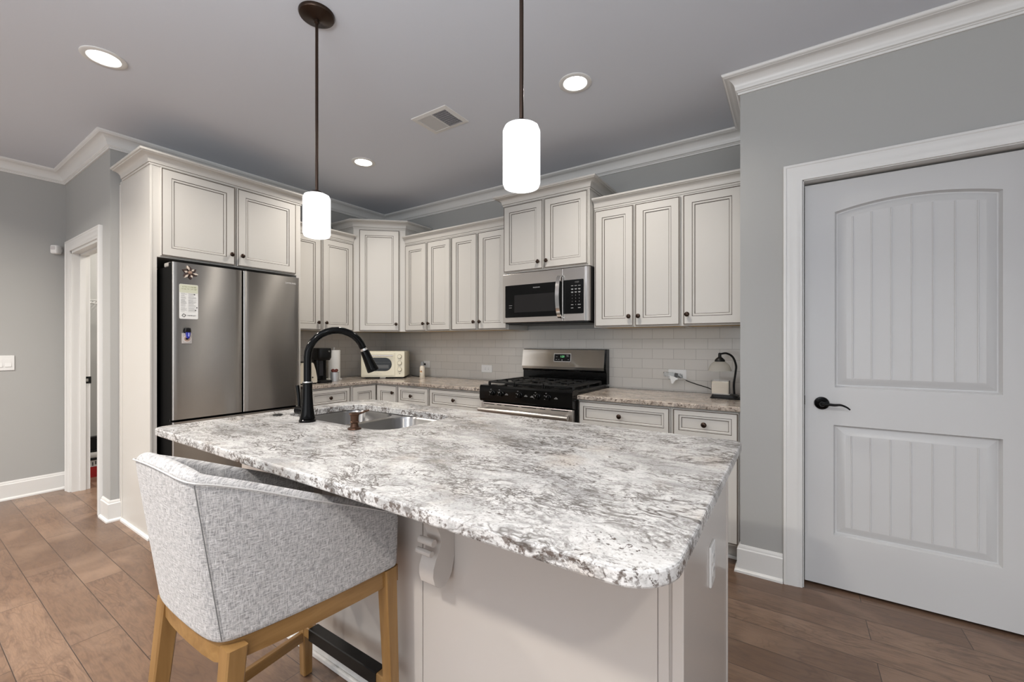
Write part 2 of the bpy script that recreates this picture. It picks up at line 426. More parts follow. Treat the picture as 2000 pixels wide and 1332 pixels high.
def make_tweed():
    g = NB('grey_tweed'); v = g.obj()
    sp = g.new('ShaderNodeSeparateXYZ'); g.link(v, sp.inputs[0]); h = g.math('ADD', sp.outputs[0], sp.outputs[1])
    def dirn(sx, sz, seed):
        cb = g.new('ShaderNodeCombineXYZ'); g.link(g.math('MULTIPLY', h, sx), cb.inputs[0]); g.link(g.math('MULTIPLY', sp.outputs[2], sz), cb.inputs[1]); cb.inputs[2].default_value = seed
        return g.noise(cb.outputs[0], 1.0, 3, .65, .4)
    a = dirn(55, 300, 0.0); b = dirn(300, 55, 5.0)
    t = g.math('MAXIMUM', a, b); u = g.math('MINIMUM', a, b)
    c = g.ramp(t, [(.44, (.32, .315, .315)), (.56, (.48, .47, .465)), (.70, (.66, .65, .645))])
    c = g.mix(g.ramp(u, [(.30, .65), (.44, 0.0)]), c, (.16, .16, .16))
    g.base(c); g.b.inputs['Roughness'].default_value = .95; g.b.inputs['Specular IOR Level'].default_value = .1
    g.b.inputs['Sheen Weight'].default_value = .25
    g.bump(t, .6, .003); return g.m
TWEED = make_tweed()
PIPING = paint('tweed_piping', (.55, .54, .53), .95, spec=.1)
SEAM = paint('seam_thread', (.16, .16, .16), .95)

# ---------------------------------------------------------------- the setting
LX = -5.29           # far left wall
HY = 0.93            # hall wall (with the doorway), facing the camera
AX0, AX1 = -4.038, -3.99   # fridge wall at its near end / at the corner
BY = 3.33            # range wall
RX = -0.246          # return beside the pantry
PY = 2.667           # pantry wall
m = MB(); m.box(-8, 5, -7, 4.2, -.06, 0); struct(m.build('floor', FLOORM), 'brown hickory plank floor')
m = MB(); m.box(-8, 5, -7, 4.2, CE, CE + .08); struct(m.build('ceiling', CEIL), 'smooth pale grey ceiling')
m = MB(); m.box(LX - .12, LX, -7, HY, 0, CE); struct(m.build('wall_left', WALL), 'far left grey wall with the light switch')
# hall wall with the doorway to the laundry
DX0, DX1, DZ = -5.115, -4.300, 2.045
m = MB(); m.box(LX - .12, DX0, HY, HY + .115, 0, CE); m.box(DX0, DX1, HY, HY + .115, DZ, CE); m.box(DX1, AX0, HY, HY + .115, 0, CE)
struct(m.build('wall_hall', WALL), 'short grey wall around the laundry doorway')
AXM = AX0 + (AX1 - AX0) * .115 / (BY - HY)
m = MB(); m.prism([(AXM, HY + .115), (AX1, BY), (AX1 - .12, BY), (AXM - .12, HY + .115)], XYZ, 0, CE); struct(m.build('wall_fridge', WALL), 'grey wall behind the refrigerator')
m = MB(); m.box(-4.11, RX + .12, BY, BY + .12, 0, CE); struct(m.build('wall_back', WALL), 'grey wall behind the range')
m = MB(); m.box(RX, RX + .12, PY + .12, BY, 0, CE); struct(m.build('wall_return', WALL), 'grey return wall beside the pantry')
PX0, PX1, PZ = 0.042, 0.880, 2.108
m = MB(); m.box(RX, PX0, PY, PY + .12, 0, CE); m.box(PX0, PX1, PY, PY + .12, PZ, CE); m.box(PX1, 4.5, PY, PY + .12, 0, CE)
struct(m.build('wall_pantry', WALL), 'grey wall with the pantry door')
# laundry room seen through the doorway
m = MB(); m.box(-5.77, -5.65, HY + .115, 2.7, 0, CE); struct(m.build('wall_laundry', WALL), 'grey wall inside the laundry')
m = MB(); m.box(-5.65, -4.2, 2.6, 2.72, 0, CE); struct(m.build('wall_laundry_back', WALL), 'rear wall of the laundry')

# room crown moulding
def crown_prof(p, h, base=0.0):
    q = [(0, 0), (.009, 0), (.011, .003), (.011, .010), (.015, .012), (.015, .017), (.021, .020)]
    for i in range(9):
        t = i / 8; q.append((.023 + (p - .037) * (1 - math.cos(t * PI / 2)), .023 + (h - .043) * math.sin(t * PI / 2)))
    q += [(p - .012, h - .017), (p - .009, h - .016), (p - .004, h - .012), (p, h - .007), (p, h)]
    return [(o, base + z) for o, z in q]
m = MB(); m.sweep([(LX, -7), (LX, HY), (AX0, HY), (AX1, BY), (RX, BY), (RX, PY), (4.5, PY)], crown_prof(.085, .098, CE - .098), XYZ)
struct(m.build('trim_1', TRIM, smooth=40), 'white crown moulding along the ceiling')
BB = [(0, .148), (.004, .148), (.010, .136), (.010, .130), (.015, .124), (.015, .020), (.019, .019), (.027, .010), (.028, 0), (0, 0)]
m = MB(); m.sweep([(LX, -7), (LX, HY)], BB, XYZ); struct(m.build('baseboard_left', TRIM, smooth=35), 'white baseboard on the far left wall')
m = MB(); m.sweep([(-4.205, HY), (AX0, HY), (AX0 + .0015, HY + .058)], BB, XYZ); struct(m.build('baseboard_hall', TRIM, smooth=35), 'white baseboard wrapping the wall end beside the fridge cabinet')
m = MB(); m.sweep([(RX, PY + .08), (RX, PY), (-.046, PY)], BB, XYZ); struct(m.build('baseboard_pantry', TRIM, smooth=35), 'white baseboard left of the pantry door')
m = MB(); m.sweep([(.964, PY), (4.5, PY)], BB, XYZ); struct(m.build('baseboard_right', TRIM, smooth=35), 'white baseboard right of the pantry door')
m = MB(); m.sweep([(-5.65, HY + .115), (-5.65, 2.6)], BB, XYZ); struct(m.build('baseboard_laundry', TRIM, smooth=35), 'white baseboard inside the laundry')

# door casings: profile (out from the opening edge, thickness off the wall)
CAS = [(0, 0), (0, .010), (-.006, .013), (-.014, .013), (-.018, .015), (-.030, .018), (-.052, .018), (-.060, .021), (-.068, .021), (-.072, .024), (-.082, .024), (-.084, .020), (-.084, 0)]
m = MB(); m.sweep([(PX0 - .002, 0), (PX0 - .002, PZ), (PX1, PZ), (PX1, 0)], CAS, lambda a, b, h: (a, PY - h, b))
# jamb lining and stop
m.box(PX0 - .002, PX0 + .004, PY, PY + .115, 0, PZ + .004); m.box(PX0, PX1, PY, PY + .115, PZ - .004, PZ + .004); m.box(PX1 - .004, PX1 + .002, PY, PY + .115, 0, PZ)
struct(m.build('trim_2', TRIM, smooth=35), 'white casing around the pantry door')
m = MB(); m.sweep([(DX0, 0), (DX0, DZ), (DX1, DZ), (DX1, 0)], CAS, lambda a, b, h: (a, HY - h, b))
m.box(DX0, DX0 + .02, HY, HY + .115, 0, DZ); m.box(DX0, DX1, HY, HY + .115, DZ - .02, DZ); m.box(DX1 - .02, DX1, HY, HY + .115, 0, DZ)
m.box(DX0 + .02, DX0 + .032, HY + .05, HY + .085, 0, DZ - .02)
m.box(DX0 + .02, DX1 - .02, HY + .05, HY + .085, DZ - .032, DZ - .02)
trim3 = struct(m.build('trim_3', TRIM, smooth=35), 'white casing and jamb of the laundry doorway')
m = MB(); m.box(DX0 + .0195, DX0 + .0225, HY + .075, HY + .121, .915, .975, bev=.001); m.box(DX0 + .022, DX0 + .024, HY + .088, HY + .102, .932, .957, mi=1)
m.build('strike_plate', [BLACKP, CHROME], trim3)

# backsplash tile: one structure on both walls, its origin sets the coursing
m = MB()
sx, sz = -.364 - .0785, .915
m.box(-3.985 - sx, RX - sx, -.008, 0, .906 - sz, 1.385 - sz)
m.prism([(AX0 + .061 - sx, 1.97 - BY), (AX1 + .012 - sx, -.001), (AX1 - .002 - sx, -.001), (AX0 + .045 - sx, 1.97 - BY)], XYZ, .906 - sz, 1.385 - sz)
bs = m.build('trim_5', TILE, loc=(sx, BY, sz)); struct(bs, 'pale grey subway tile backsplash')

# pantry door: two panels, arched top one, beadboard inside
def pantry_door():
    x0, x1, z0, z1, y = .0505, PX1 - .008, .014, PZ - .014, PY + .058
    m = MB()
    def arch(d, n=18):
        a0, a1 = .177 + d, .762 - d; q = [(a0, 1.038 + d), (a1, 1.038 + d)]
        for i in range(n + 1):
            x = a1 + (a0 - a1) * i / n; t = (x - .177) / .585; q.append((x, 1.936 - d + .040 * (1 - (2 * t - 1) ** 2)))
        return q
    P1 = arch(0); P2 = [(.172, .281), (.762, .281), (.762, .845), (.172, .845)]
    f = lambda a, b: (a, y, b)
    m.fill([[(x0, z0), (x1, z0), (x1, z1), (x0, z1)], P1, P2], f)
    for P in (P1, P2):
        rings = []
        ins = (lambda d: arch(d)) if P is P1 else (lambda d: offset_poly(P2, d) if d else P2)
        for d, h in ((0, 0), (.003, .010), (.008, .0185), (.013, .0195), (.046, .0045), (.050, .0045)):
            rings.append([(a, y + h, b) for a, b in ins(d)])
        m.loops(rings, cap1=True)
        q = ins(.050); xs = [a for a, b in q]; lo, hi = min(xs), max(xs)
        zb = min(b for a, b in q)
        for i in range(7):
            x = lo + (hi - lo) * (.045 + i * .151)
            t = (x - .177) / .585
            zt = (1.936 + .040 * (1 - (2 * t - 1) ** 2) - .0505) if P is P1 else .795
            m.loops([[(x - .0032, y + .0046, z), (x - .0014, y + .0012, z), (x + .0014, y + .0012, z), (x + .0032, y + .0046, z)] for z in (zb, zt)], closed=False)
    m.box(x0, x1, y + .022, y + .040, z0, z1)
    m.loops([[(a, y, b) for a, b in ((x0, z0), (x1, z0), (x1, z1), (x0, z1))], [(a, y + .022, b) for a, b in ((x0, z0), (x1, z0), (x1, z1), (x0, z1))]])
    d = m.build('door_1', DOORW, smooth=32, weld=True)
    struct(d, 'white two panel pantry door with an arched beadboard panel')
    # lever handle
    hx, hz = .123, .953
    k = MB(); T = Matrix.Translation((hx, y, hz)) @ Matrix.Rotation(PI / 2, 4, 'X')
    k.lathe([(.033, 0), (.033, .004), (.030, .010), (.018, .014), (.013, .018), (.012, .050), (.010, .054)], T, 28)
    path = smooth_path([(hx, y - .048, hz), (hx + .02, y - .049, hz + .0005), (hx + .05, y - .050, hz - .001), (hx + .075, y - .049, hz + .001), (hx + .098, y - .048, hz - .008), (hx + .112, y - .046, hz - .020)], 5)
    n = len(path); k.tube(path, [.0085 - .0050 * (i / (n - 1)) for i in range(n)], 10)
    k.build('door_handle', BLACKM, d, smooth=40)
    k = MB(); k.box(x0 - .007, x0 + .001, y - .002, y + .004, hz - .014, hz + .036, bev=.002); k.build('latch_plate', BLACKP, d)
    return d
pantry_door()
m = MB(); m.box(PX0 + .004, PX1 - .004, PY + .112, PY + .119, 0, PZ - .004); struct(m.build('closet_shade', DARK), 'black sheet for the shade behind the pantry door')  # black sheet closing the opening, gives the door gap its dark

# ---------------------------------------------------------------- cabinets
def panel_front(m, x0, x1, z0, z1, fw):
    R = []
    for i, o in ((0, 0), (0, .0165), (.003, .020), (.0058, .0190), (.0082, .020), (fw, .020), (fw + .0032, .0160), (fw + .0115, .0168), (fw + .0155, .0140), (fw + .0186, .0105)):
        R.append([(x0 + i, -o, z0 + i), (x1 - i, -o, z0 + i), (x1 - i, -o, z1 - i), (x0 + i, -o, z1 - i)])
    m.loops(R, mi=[0, 0, 1, 1, 0, 1, 0, 0, 1], cap1=False)
    m.face(R[-1], 0)
    m.face(list(reversed(R[0])), 0)
def knob(parent, x, z, y=-.020):
    m = MB(); m.lathe([(.0065, 0), (.0052, .004), (.0050, .011), (.0085, .015), (.0150, .0185), (.0160, .0225), (.0125, .0270), (.005, .0290)], Matrix.Translation((x, y, z)) @ Matrix.Rotation(PI / 2, 4, 'X'), 16)
    return m.build('knob', BRONZE, parent, smooth=45)
def front(t, kind, x0, x1, z0, z1, kn=None, fw=None):
    m = MB(); panel_front(m, x0, x1, z0, z1, fw if fw else (.034 if kind == 'drawer' else .056))
    o = m.build(kind, [CREAM, GLAZE], t, recalc=True)
    if kn: knob(o, *kn)
    return o
def cab_crown(t, path, z, p, h):
    prof = [(0, 0), (.006, 0), (.006, .010), (.0085, .011), (.0085, .0125), (.011, .013), (.011, .020)]
    for i in range(8):
        a = i / 7; prof.append((.012 + (p - .024) * (1 - math.cos(a * PI / 2)), .022 + (h - .040) * math.sin(a * PI / 2)))
    prof += [(p - .010, h - .014), (p - .002, h - .012), (p, h - .008), (p, h), (0, h)]
    mi = [0, 0, 0, 1] + [0] * (len(prof) - 5)
    m = MB(); m.sweep(path, prof, lambda a, b, c: (a, b, z + c), mi=mi)
    return m.build('crown_moulding', [CREAM, GLAZE], t, smooth=40)
def upper(label, x, y, w, d, h, fronts, rz=0, crown=None, cz=None, z=1.38, stile=None):
    """wall cabinet; local x along the front, front at local y = 0, z = 0 its underside"""
    t = thing('wall_cabinet', label, 'cabinet', (x, y, z), rz, 'cream wall cabinets')
    m = MB(); m.box(0, w, 0, d, .012, h); m.box(0, w, 0, .018, 0, .0119); m.box(0, .016, .018, d, 0, .0119); m.box(w - .016, w, .018, d, 0, .0119)
    m.box(.016, w - .016, .018, d - .001, .004, .0119, mi=1)
    m.build('cabinet_box', [CREAM, INWOOD], t)
    for f in fronts: front(t, 'door', *f)
    if crown: cab_crown(t, crown[0], crown[1], crown[2], crown[3])
    return t
KZ = .075     # knob height above the door's lower edge
DB, DT = .006, .868
# range wall, right of the microwave
upper('cream two door wall cabinet right of the microwave', -1.246, 3.0, .622, .32, .905,
      [(.010, .300, DB, DT, (.272, KZ)), (.312, .614, DB, DT, (.340, KZ))], crown=([(0, 0), (.622, 0)], .882, .055, .075))
upper('cream single door wall cabinet against the pantry return wall', -.624, 3.0, .372, .32, .905,
      [(.012, .360, DB, DT, (.040, KZ))], crown=([(0, 0), (.372, 0)], .882, .055, .075))
# between the corner and the microwave
upper('cream two door wall cabinet just right of the corner cabinet', -3.290, 3.0, .625, .32, .905,
      [(.012, .305, DB, DT, (.279, KZ)), (.322, .617, DB, DT, (.348, KZ))], crown=([(0, 0), (.625, 0)], .882, .055, .075))
upper('cream two door wall cabinet just left of the microwave', -2.665, 3.0, .637, .32, .905,
      [(.010, .308, DB, DT, (.282, KZ)), (.324, .630, DB, DT, (.350, KZ))], crown=([(0, 0), (.637, 0)], .882, .055, .075))
# above the microwave: deeper and taller
upper('raised deeper cream two door cabinet above the microwave', -2.027, 2.93, .772, .39, .585,
      [(.012, .384, .010, .556, (.350, .066)), (.398, .762, .010, .556, (.424, .066))], crown=([(0, .39), (0, 0), (.772, 0), (.772, .39)], .565, .070, .075), z=1.842)
# fridge wall, between refrigerator and corner
upper('cream two door wall cabinet between the refrigerator and the corner', -3.67, 2.004, .652, .30, .905,
      [(.006, .296, DB, DT, (.262, KZ)), (.310, .640, DB, DT, (.340, KZ))], rz=PI / 2, crown=([(0, 0), (.652, 0)], .882, .055, .075))
# diagonal corner cabinet
def corner_upper():
    a, b = Vector((-3.67, 2.66)), Vector((-3.295, 3.0)); ang = math.atan2(b.y - a.y, b.x - a.x); L = (b - a).length
    t = thing('wall_cabinet', 'tall diagonal cream corner cabinet with one door', 'cabinet', (a.x, a.y, 1.38), ang, 'cream wall cabinets')
    R = Matrix.Rotation(-ang, 2)
    q = [tuple(R @ (Vector(p) - a)) for p in ((-3.67, 2.66), (-3.295, 3.0), (-3.295, 3.318), (-3.972, 3.318), (-3.985, 2.66))]
    m = MB(); m.prism(q, XYZ, .012, 1.05); q2 = offset_poly(q, .014); m.prism(q2, XYZ, .004, .0119, mi=1)
    m.loops([[(x, y, z) for x, y in (q[4], q[0], q[1], q[2])] for z in (0, .0119)], closed=False); m.build('cabinet_box', [CREAM, INWOOD], t)
    front(t, 'door', .058, L - .058, .006, 1.022, (L - .088, KZ))
    cab_crown(t, [q[4], q[0], q[1], q[2]], 1.035, .060, .080)
    return t
corner_upper()

# refrigerator surround: end panel, bridge cabinet, right panel
def fridge_surround():
    X0 = -3.45; y0, y1 = .985, 1.985
    t = thing('fridge_cabinet', 'tall cream surround with two doors above the refrigerator', 'cabinet', (X0, y0, 0), PI / 2)
    D = .535; W = y1 - y0
    m = MB(); m.box(0, .036, 0, D, 0, 2.44); m.box(.002, .012, -.003, 0, 0, 2.42, mi=0)
    m.build('end_panel', CREAM, t)
    m = MB(); m.sweep([(-.001, D), (-.001, .0), (.036, -.001)], [(0, .020), (.006, .020), (.014, .012), (.015, 0), (0, 0)], lambda a, b, c: (a, b, c)); m.build('shoe_moulding', TRIM, t, smooth=40)
    m = MB(); m.box(W - .036, W, -.001, D, 0, 1.8265); m.build('side_panel', CREAM, t)
    m = MB(); m.box(.036, W, 0, D, 1.827, 2.44); m.build('cabinet_box', CREAM, t)
    front(t, 'door', .052, .493, 1.836, 2.412, (.465, 1.912))
    front(t, 'door', .508, .952, 1.836, 2.412, (.536, 1.912))
    cab_crown(t, [(0, D), (0, 0), (W, 0), (W, .22)], 2.418, .068, .075)
fridge_surround()

m = MB(); m.box(-4.036, -3.986, .9835, .998, 0, 2.42); m.box(-4.036, -4.024, .979, .998, 0, 2.40, bev=.003); struct(m.build('trim_6', CREAM), 'cream scribe strip between wall end and fridge cabinet')
# base cabinets
def base(label, x, y, w, d, fronts, rz=0, group='cream base cabinets'):
    t = thing('base_cabinet', label, 'cabinet', (x, y, 0), rz, group)
    m = MB(); m.box(0, w, 0, d, .105, .874); m.box(0, w, .075, d, 0, .105); m.build('cabinet_box', CREAM, t)
    m = MB(); m.box(0, w, .060, .074, 0, .022, bev=.004); m.build('shoe_moulding', TRIM, t)
    for f in fronts: front(t, *f)
    return t
FY = 2.72
ZD0, ZD1, ZL0, ZL1 = .703, .866, .118, .690
base('wide cream base cabinet right of the range, one drawer over two doors', -1.246, FY, .622, .595,
     [('drawer', .008, .614, ZD0, ZD1, (.300, .786)), ('door', .008, .307, ZL0, ZL1, (.28, .62)), ('door', .315, .614, ZL0, ZL1, (.345, .62))])
base('narrow cream base cabinet at the pantry end of the counter', -.624, FY, .374, .595,
     [('drawer', .010, .366, ZD0, ZD1, (.188, .786)), ('door', .010, .366, ZL0, ZL1, (.04, .62))])
base('narrow cream base cabinet right of the corner, drawer under the toaster oven', -3.074, FY, .402, .595,
     [('drawer', .008, .394, ZD0, ZD1, (.192, .785)), ('door', .008, .394, ZL0, ZL1, (.04, .62))])
base('wide cream base cabinet left of the range, drawer with one knob', -2.672, FY, .622, .595,
     [('drawer', .008, .612, ZD0, ZD1, (.300, .785)), ('door', .008, .307, ZL0, ZL1, (.28, .62)), ('door', .315, .614, ZL0, ZL1, (.345, .62))])
base('cream base cabinet beside the refrigerator, drawer under the coffee maker', -3.39, 2.004, .415, .585,
     [('drawer', .010, .405, ZD0, ZD1, (.200, .786)), ('door', .010, .405, ZL0, ZL1, (.04, .62))], rz=PI / 2)
def corner_base():
    t = thing('base_cabinet', 'L shaped cream corner base cabinet with folding doors', 'cabinet', (-3.39, FY, 0), 0, 'cream base cabinets')
    m = MB(); q = [(.310, 0), (.310, .595), (-.585, .595), (-.585, -.300), (0, -.300), (0, 0)]
    m.prism(q, XYZ, .105, .874); m.prism([(.310, .075), (.310, .595), (-.585, .595), (-.585, -.3), (-.075, -.3), (-.075, .075)], XYZ, 0, .105); m.build('cabinet_box', CREAM, t)
    # right leaf faces the island, left leaf faces +x
    o = front(t, 'door', .022, .302, ZL0, ZD1, (.262, .800))
    o = front(t, 'door', -.292, -.022, ZL0, ZD1); o.rotation_euler = (0, 0, PI / 2)
corner_base()

# countertops: eased slab with an outline and holes
def slab(name, poly, z0, z1, mat, holes=(), ease=.006, hole_polys_in=None):
    m = MB(); f = lambda z: (lambda a, b: (a, b, z))
    i1 = offset_poly(poly, ease); i2 = offset_poly(poly, ease * .3)
    m.loops([[(a, b, z0) for a, b in i1], [(a, b, z0 + ease * .3) for a, b in i2], [(a, b, z0 + ease) for a, b in poly], [(a, b, z1 - ease) for a, b in poly], [(a, b, z1 - ease * .3) for a, b in i2], [(a, b, z1) for a, b in i1]])
    H = [offset_poly(h, -ease * .6) for h in holes]
    for h, hb in zip(holes, H):
        m.loops([[(a, b, z1) for a, b in hb], [(a, b, z1 - ease * .6) for a, b in h], [(a, b, z0) for a, b in h]])
    m.fill([i1] + H, f(z1)); m.fill([i1] + list(holes), f(z0))
    return m.build(name, mat, smooth=14)
CT = .905
o = slab('countertop', [(-3.365, 1.992), (-3.365, 2.690), (-2.050, 2.690), (-2.050, 3.321), (-3.975, 3.321), (-3.995, 1.992)], .8745, CT, GRANW)
tag(o, 'tan and grey granite countertop running from refrigerator to range', 'countertop', 'granite countertops')
o = slab('countertop', [(-1.245, 2.690), (RX - .002, 2.690), (RX - .002, 3.321), (-1.245, 3.321)], .8745, CT, GRANW)
tag(o, 'tan and grey granite countertop between range and pantry wall', 'countertop', 'granite countertops')

# ---------------------------------------------------------------- island
IX0, IX1, IY0, IY1 = -2.26, -.203, 1.003, 1.735
def island():
    t = thing('kitchen_island', 'cream kitchen island body with corbels under the granite overhang', 'island', (-1.1, 1.4, 0))
    ox, oy = -1.1, 1.4
    m = MB(); m.box(IX0 - ox, IX1 - .026 - ox, IY0 + .004 - oy, IY1 - .02 - oy, .10, .60); m.box(IX0 - ox, IX1 - .026 - ox, IY0 + .004 - oy, IY1 - .09 - oy, 0, .10)
    m.box(IX0 - ox, IX1 - .026 - ox, IY0 + .004 - oy, IY0 + .03 - oy, .60, .874); m.box(IX0 - ox, IX1 - .026 - ox, IY1 - .05 - oy, IY1 - .02 - oy, .60, .874)
    m.box(IX0 - ox, IX0 + .018 - ox, IY0 + .03 - oy, IY1 - .05 - oy, .60, .874); m.box(-1.30 - ox, IX1 - .026 - ox, IY0 + .03 - oy, IY1 - .05 - oy, .60, .874)
    m.build('cabinet_box', ISLAND, t)
    m = MB(); m.box(-1.016 - ox, -.262 - ox, IY0 - oy, IY0 + .0035 - oy, .0, .874); m.box(IX0 - ox, -1.142 - ox, IY0 - oy, IY0 + .0035 - oy, .0, .874); m.box(-1.140 - ox, -1.018 - ox, IY0 - .003 - oy, IY0 + .0035 - oy, 0, .874); m.box(-.259 - ox, -.236 - ox, IY0 - .002 - oy, IY0 + .0035 - oy, 0, .874)
    m.build('back_panel', ISLAND, t)
    m = MB(); m.box(IX1 - .025 - ox, IX1 - ox, IY0 - .006 - oy, IY1 + .006 - oy, 0, .874, bev=.0015); m.box(IX1 - .03 - ox, IX1 + .003 - ox, IY1 - .012 - oy, IY1 + .008 - oy, 0, .873, bev=.003)
    m.build('end_panel', ISLAND, t)
    m = MB(); m.box(IX0 - ox, IX1 - .03 - ox, IY0 - .012 - oy, IY0 - .0005 - oy, 0, .085, bev=.004); m.box(IX0 - ox, IX1 - .03 - ox, IY0 - .024 - oy, IY0 - .0122 - oy, 0, .020, bev=.004); m.build('shoe_moulding', TRIM, t)
    for k, (x0, x1) in enumerate(((IX0, -1.62), (-1.61, -.93), (-.92, -.24))):     # doors on the working side
        q = MB(); panel_front(q, -x1 + 0, -x0, .12, .86, .056); d = q.build('door', [CREAM, GLAZE], t); d.rotation_euler = (0, 0, PI); d.location = (-ox, IY1 - .02 - oy, 0)
    # corbels
    prof = [(0, .874), (.172, .874), (.172, .862), (.164, .850), (.160, .825), (.150, .785), (.132, .745), (.104, .712), (.078, .680), (.064, .645), (.060, .615), (.068, .585), (.082, .560), (.092, .530), (.094, .500), (.086, .468), (.068, .448), (.046, .444), (.026, .456), (.012, .480), (.004, .515), (0, .535)]
    prof = [(a, .874 - (.874 - b) * .80) for a, b in prof]
    for xr in (-.880, -1.585):
        m = MB()
        m.prism([(p, z) for p, z in prof], lambda a, b, h: (h - ox, IY0 - .001 - a - oy, b), xr - .058, xr)
        Tm = Matrix.Translation((xr - .0585 - ox, IY0 - .001 - .090 - oy, .675)) @ Matrix.Rotation(PI / 2, 4, 'Y')
        m.lathe([(.011, 0), (.011, .059)], Tm, 14)
        Tm = Matrix.Translation((xr - .0585 - ox, IY0 - .001 - .100 - oy, .647)) @ Matrix.Rotation(PI / 2, 4, 'Y')
        m.lathe([(.009, 0), (.009, .059)], Tm, 12)
        m.build('corbel', ISLAND, t, smooth=30, weld=False)
    return t
island()
SX0, SX1, SY0, SY1 = -2.165, -1.385, 1.150, 1.590
hole = rrect(SX0, SX1, SY0, SY1, [.10, .10, .10, .10], 8)
o = slab('island_countertop', rrect(-2.282, -.155, .657, 1.765, [.05, .095, .04, .05], 10), .8745, CT, GRAN, holes=[hole], ease=.005)
tag(o, 'white and grey veined granite island countertop with sink cutout', 'countertop')

# sink hung under the cutout: two bowls
def sink():
    t = thing('sink', 'double bowl stainless steel sink set into the island', 'sink', (-1.775, 1.37, .66))
    ox, oy, oz = -1.775, 1.37, .66
    B = [(SX0 - .004, -1.795), (-1.755, SX1 + .004)]
    holes = [rrect(a - ox, b - ox, SY0 - .004 - oy, SY1 + .004 - oy, .10, 8) for a, b in B]
    m = MB(); zr = .872 - oz
    m.fill([rrect(SX0 - .012 - ox, SX1 + .012 - ox, SY0 - .012 - oy, SY1 + .012 - oy, .105, 8)] + [offset_poly(h, 0) for h in holes], lambda a, b: (a, b, zr))
    m.build('rim', SINKST, t)
    for h in holes:
        m = MB()
        h2 = offset_poly(h, .006); h3 = offset_poly(h, .02); h4 = offset_poly(h, .05); cx = sum(a for a, b in h) / len(h)
        m.loops([[(a, b, zr) for a, b in h], [(a, b, zr - .01) for a, b in h2], [(a, b, .035) for a, b in h3], [(a, b, .006) for a, b in h4], [(cx + .045 * (a - cx), .045 * b, 0) for a, b in h4]], cap1=True)
        b_ = m.build('bowl', SINKST, t, smooth=50)
        d = MB(); d.lathe([(.04, 0), (.042, .003), (.03, .004), (.0, .002)], Matrix.Translation((cx, 0, .004)), 18); d.build('drain', CHROME, b_, smooth=40)
sink()

def faucet():
    x, y = -1.857, 1.102
    t = thing('faucet', 'glossy black gooseneck pull-down faucet on the island', 'faucet', (x, y, CT))
    m = MB(); m.lathe([(.036, 0), (.037, .004), (.036, .010), (.032, .013), (.0335, .016), (.030, .030), (.0255, .065), (.0225, .10), (.0205, .150), (.0205, .172), (.022, .174), (.022, .178), (.0195, .180), (.0165, .184)], seg=28); m.build('faucet_body', BLACKM, t, smooth=35)
    m = MB(); m.lathe([(.0212, .1785), (.0218, .181), (.0205, .184), (.0165, .1845)], seg=28); m.build('collar', CHROME, t, smooth=40)
    dx, dy = .50, .866
    R = .125; pts = [(0, 0, .18), (0, 0, .24), (0, 0, .29)]
    for i in range(0, 15):
        a = PI - (PI * .90) * i / 14; pts.append((dx * (R + R * math.cos(a)), dy * (R + R * math.cos(a)), .295 + R * math.sin(a)))
    ex = Vector(pts[-1]); dr = (Vector(pts[-1]) - Vector(pts[-2])).normalized()
    m = MB(); m.tube(pts, .0165, 16); m.build('neck', BLACKM, t, smooth=60)
    u = Vector((dx, dy, 0)); sd = Vector((0, 0, -1)); dr = (sd + u * .42).normalized()
    Q = dr.to_track_quat('Z', 'X').to_matrix().to_4x4(); T = Matrix.Translation(ex - dr * .006) @ Q
    m = MB(); m.lathe([(.0145, 0), (.0150, .012), (.0172, .013), (.0172, .017)], T, 20); m.build('spray_collar', CHROME, t, smooth=40)
    m = MB(); m.lathe([(.0165, .016), (.0195, .018), (.0205, .024), (.0225, .060), (.0275, .112), (.0285, .120), (.0265, .125), (.020, .126)], T, 24); m.build('spray_head', BLACKM, t, smooth=35)
    h = Vector((-.885, -.12, 0)).normalized(); z0 = .048
    m = MB(); m.tube([h * .012 + Vector((0, 0, z0)), h * .040 + Vector((0, 0, z0)), h * .041 + Vector((0, 0, z0)), h * .066 + Vector((0, 0, z0)), h * .069 + Vector((0, 0, z0))], [.0195, .0195, .0205, .0205, .017], 18); hb = m.build('handle_hub', BLACKM, t, smooth=40)
    p = h * .056 + Vector((0, 0, z0)); m = MB(); m.tube([p, p + Vector((-.001, 0, .04)), p + Vector((-.006, 0, .08)), p + Vector((-.012, -.002, .115))], [.007, .0065, .0075, .0085], 12); m.build('lever', BLACKM, t, smooth=60)
faucet()
def soap():
    t = thing('soap_dispenser', 'small bronze soap dispenser in front of the island sink', 'soap dispenser', (-1.527, 1.112, CT))
    m = MB(); m.lathe([(.0265, 0), (.0275, .003), (.026, .007), (.018, .010), (.0155, .018), (.0150, .026), (.0185, .029), (.0190, .032), (.0165, .034)], seg=24); m.build('base', COPPER, t, smooth=35)
    m = MB(); m.lathe([(.0165, .033), (.0170, .050), (.0185, .060), (.0215, .062), (.0225, .066), (.019, .069), (0.004, .071)], seg=24); hd = m.build('pump_head', COPPER, t, smooth=35)
    m = MB(); m.tube(smooth_path([(0.004, .006, .062), (.012, .02, .066), (.022, .037, .072), (.030, .050, .076)], 4), [.005] * 4 + [.0045] * 4 + [.004] * 5, 10); m.build('spout', COPPER, t, smooth=60)
soap()
m = MB(); m.lathe([(.0225, 0), (.0225, .003), (.020, .0055), (.0, .0055)], seg=24)
tag(m.build('air_switch', BLACKP, smooth=35, loc=(-2.142, 1.116, CT)), 'flat round black button set in the island granite left of the faucet', 'button')

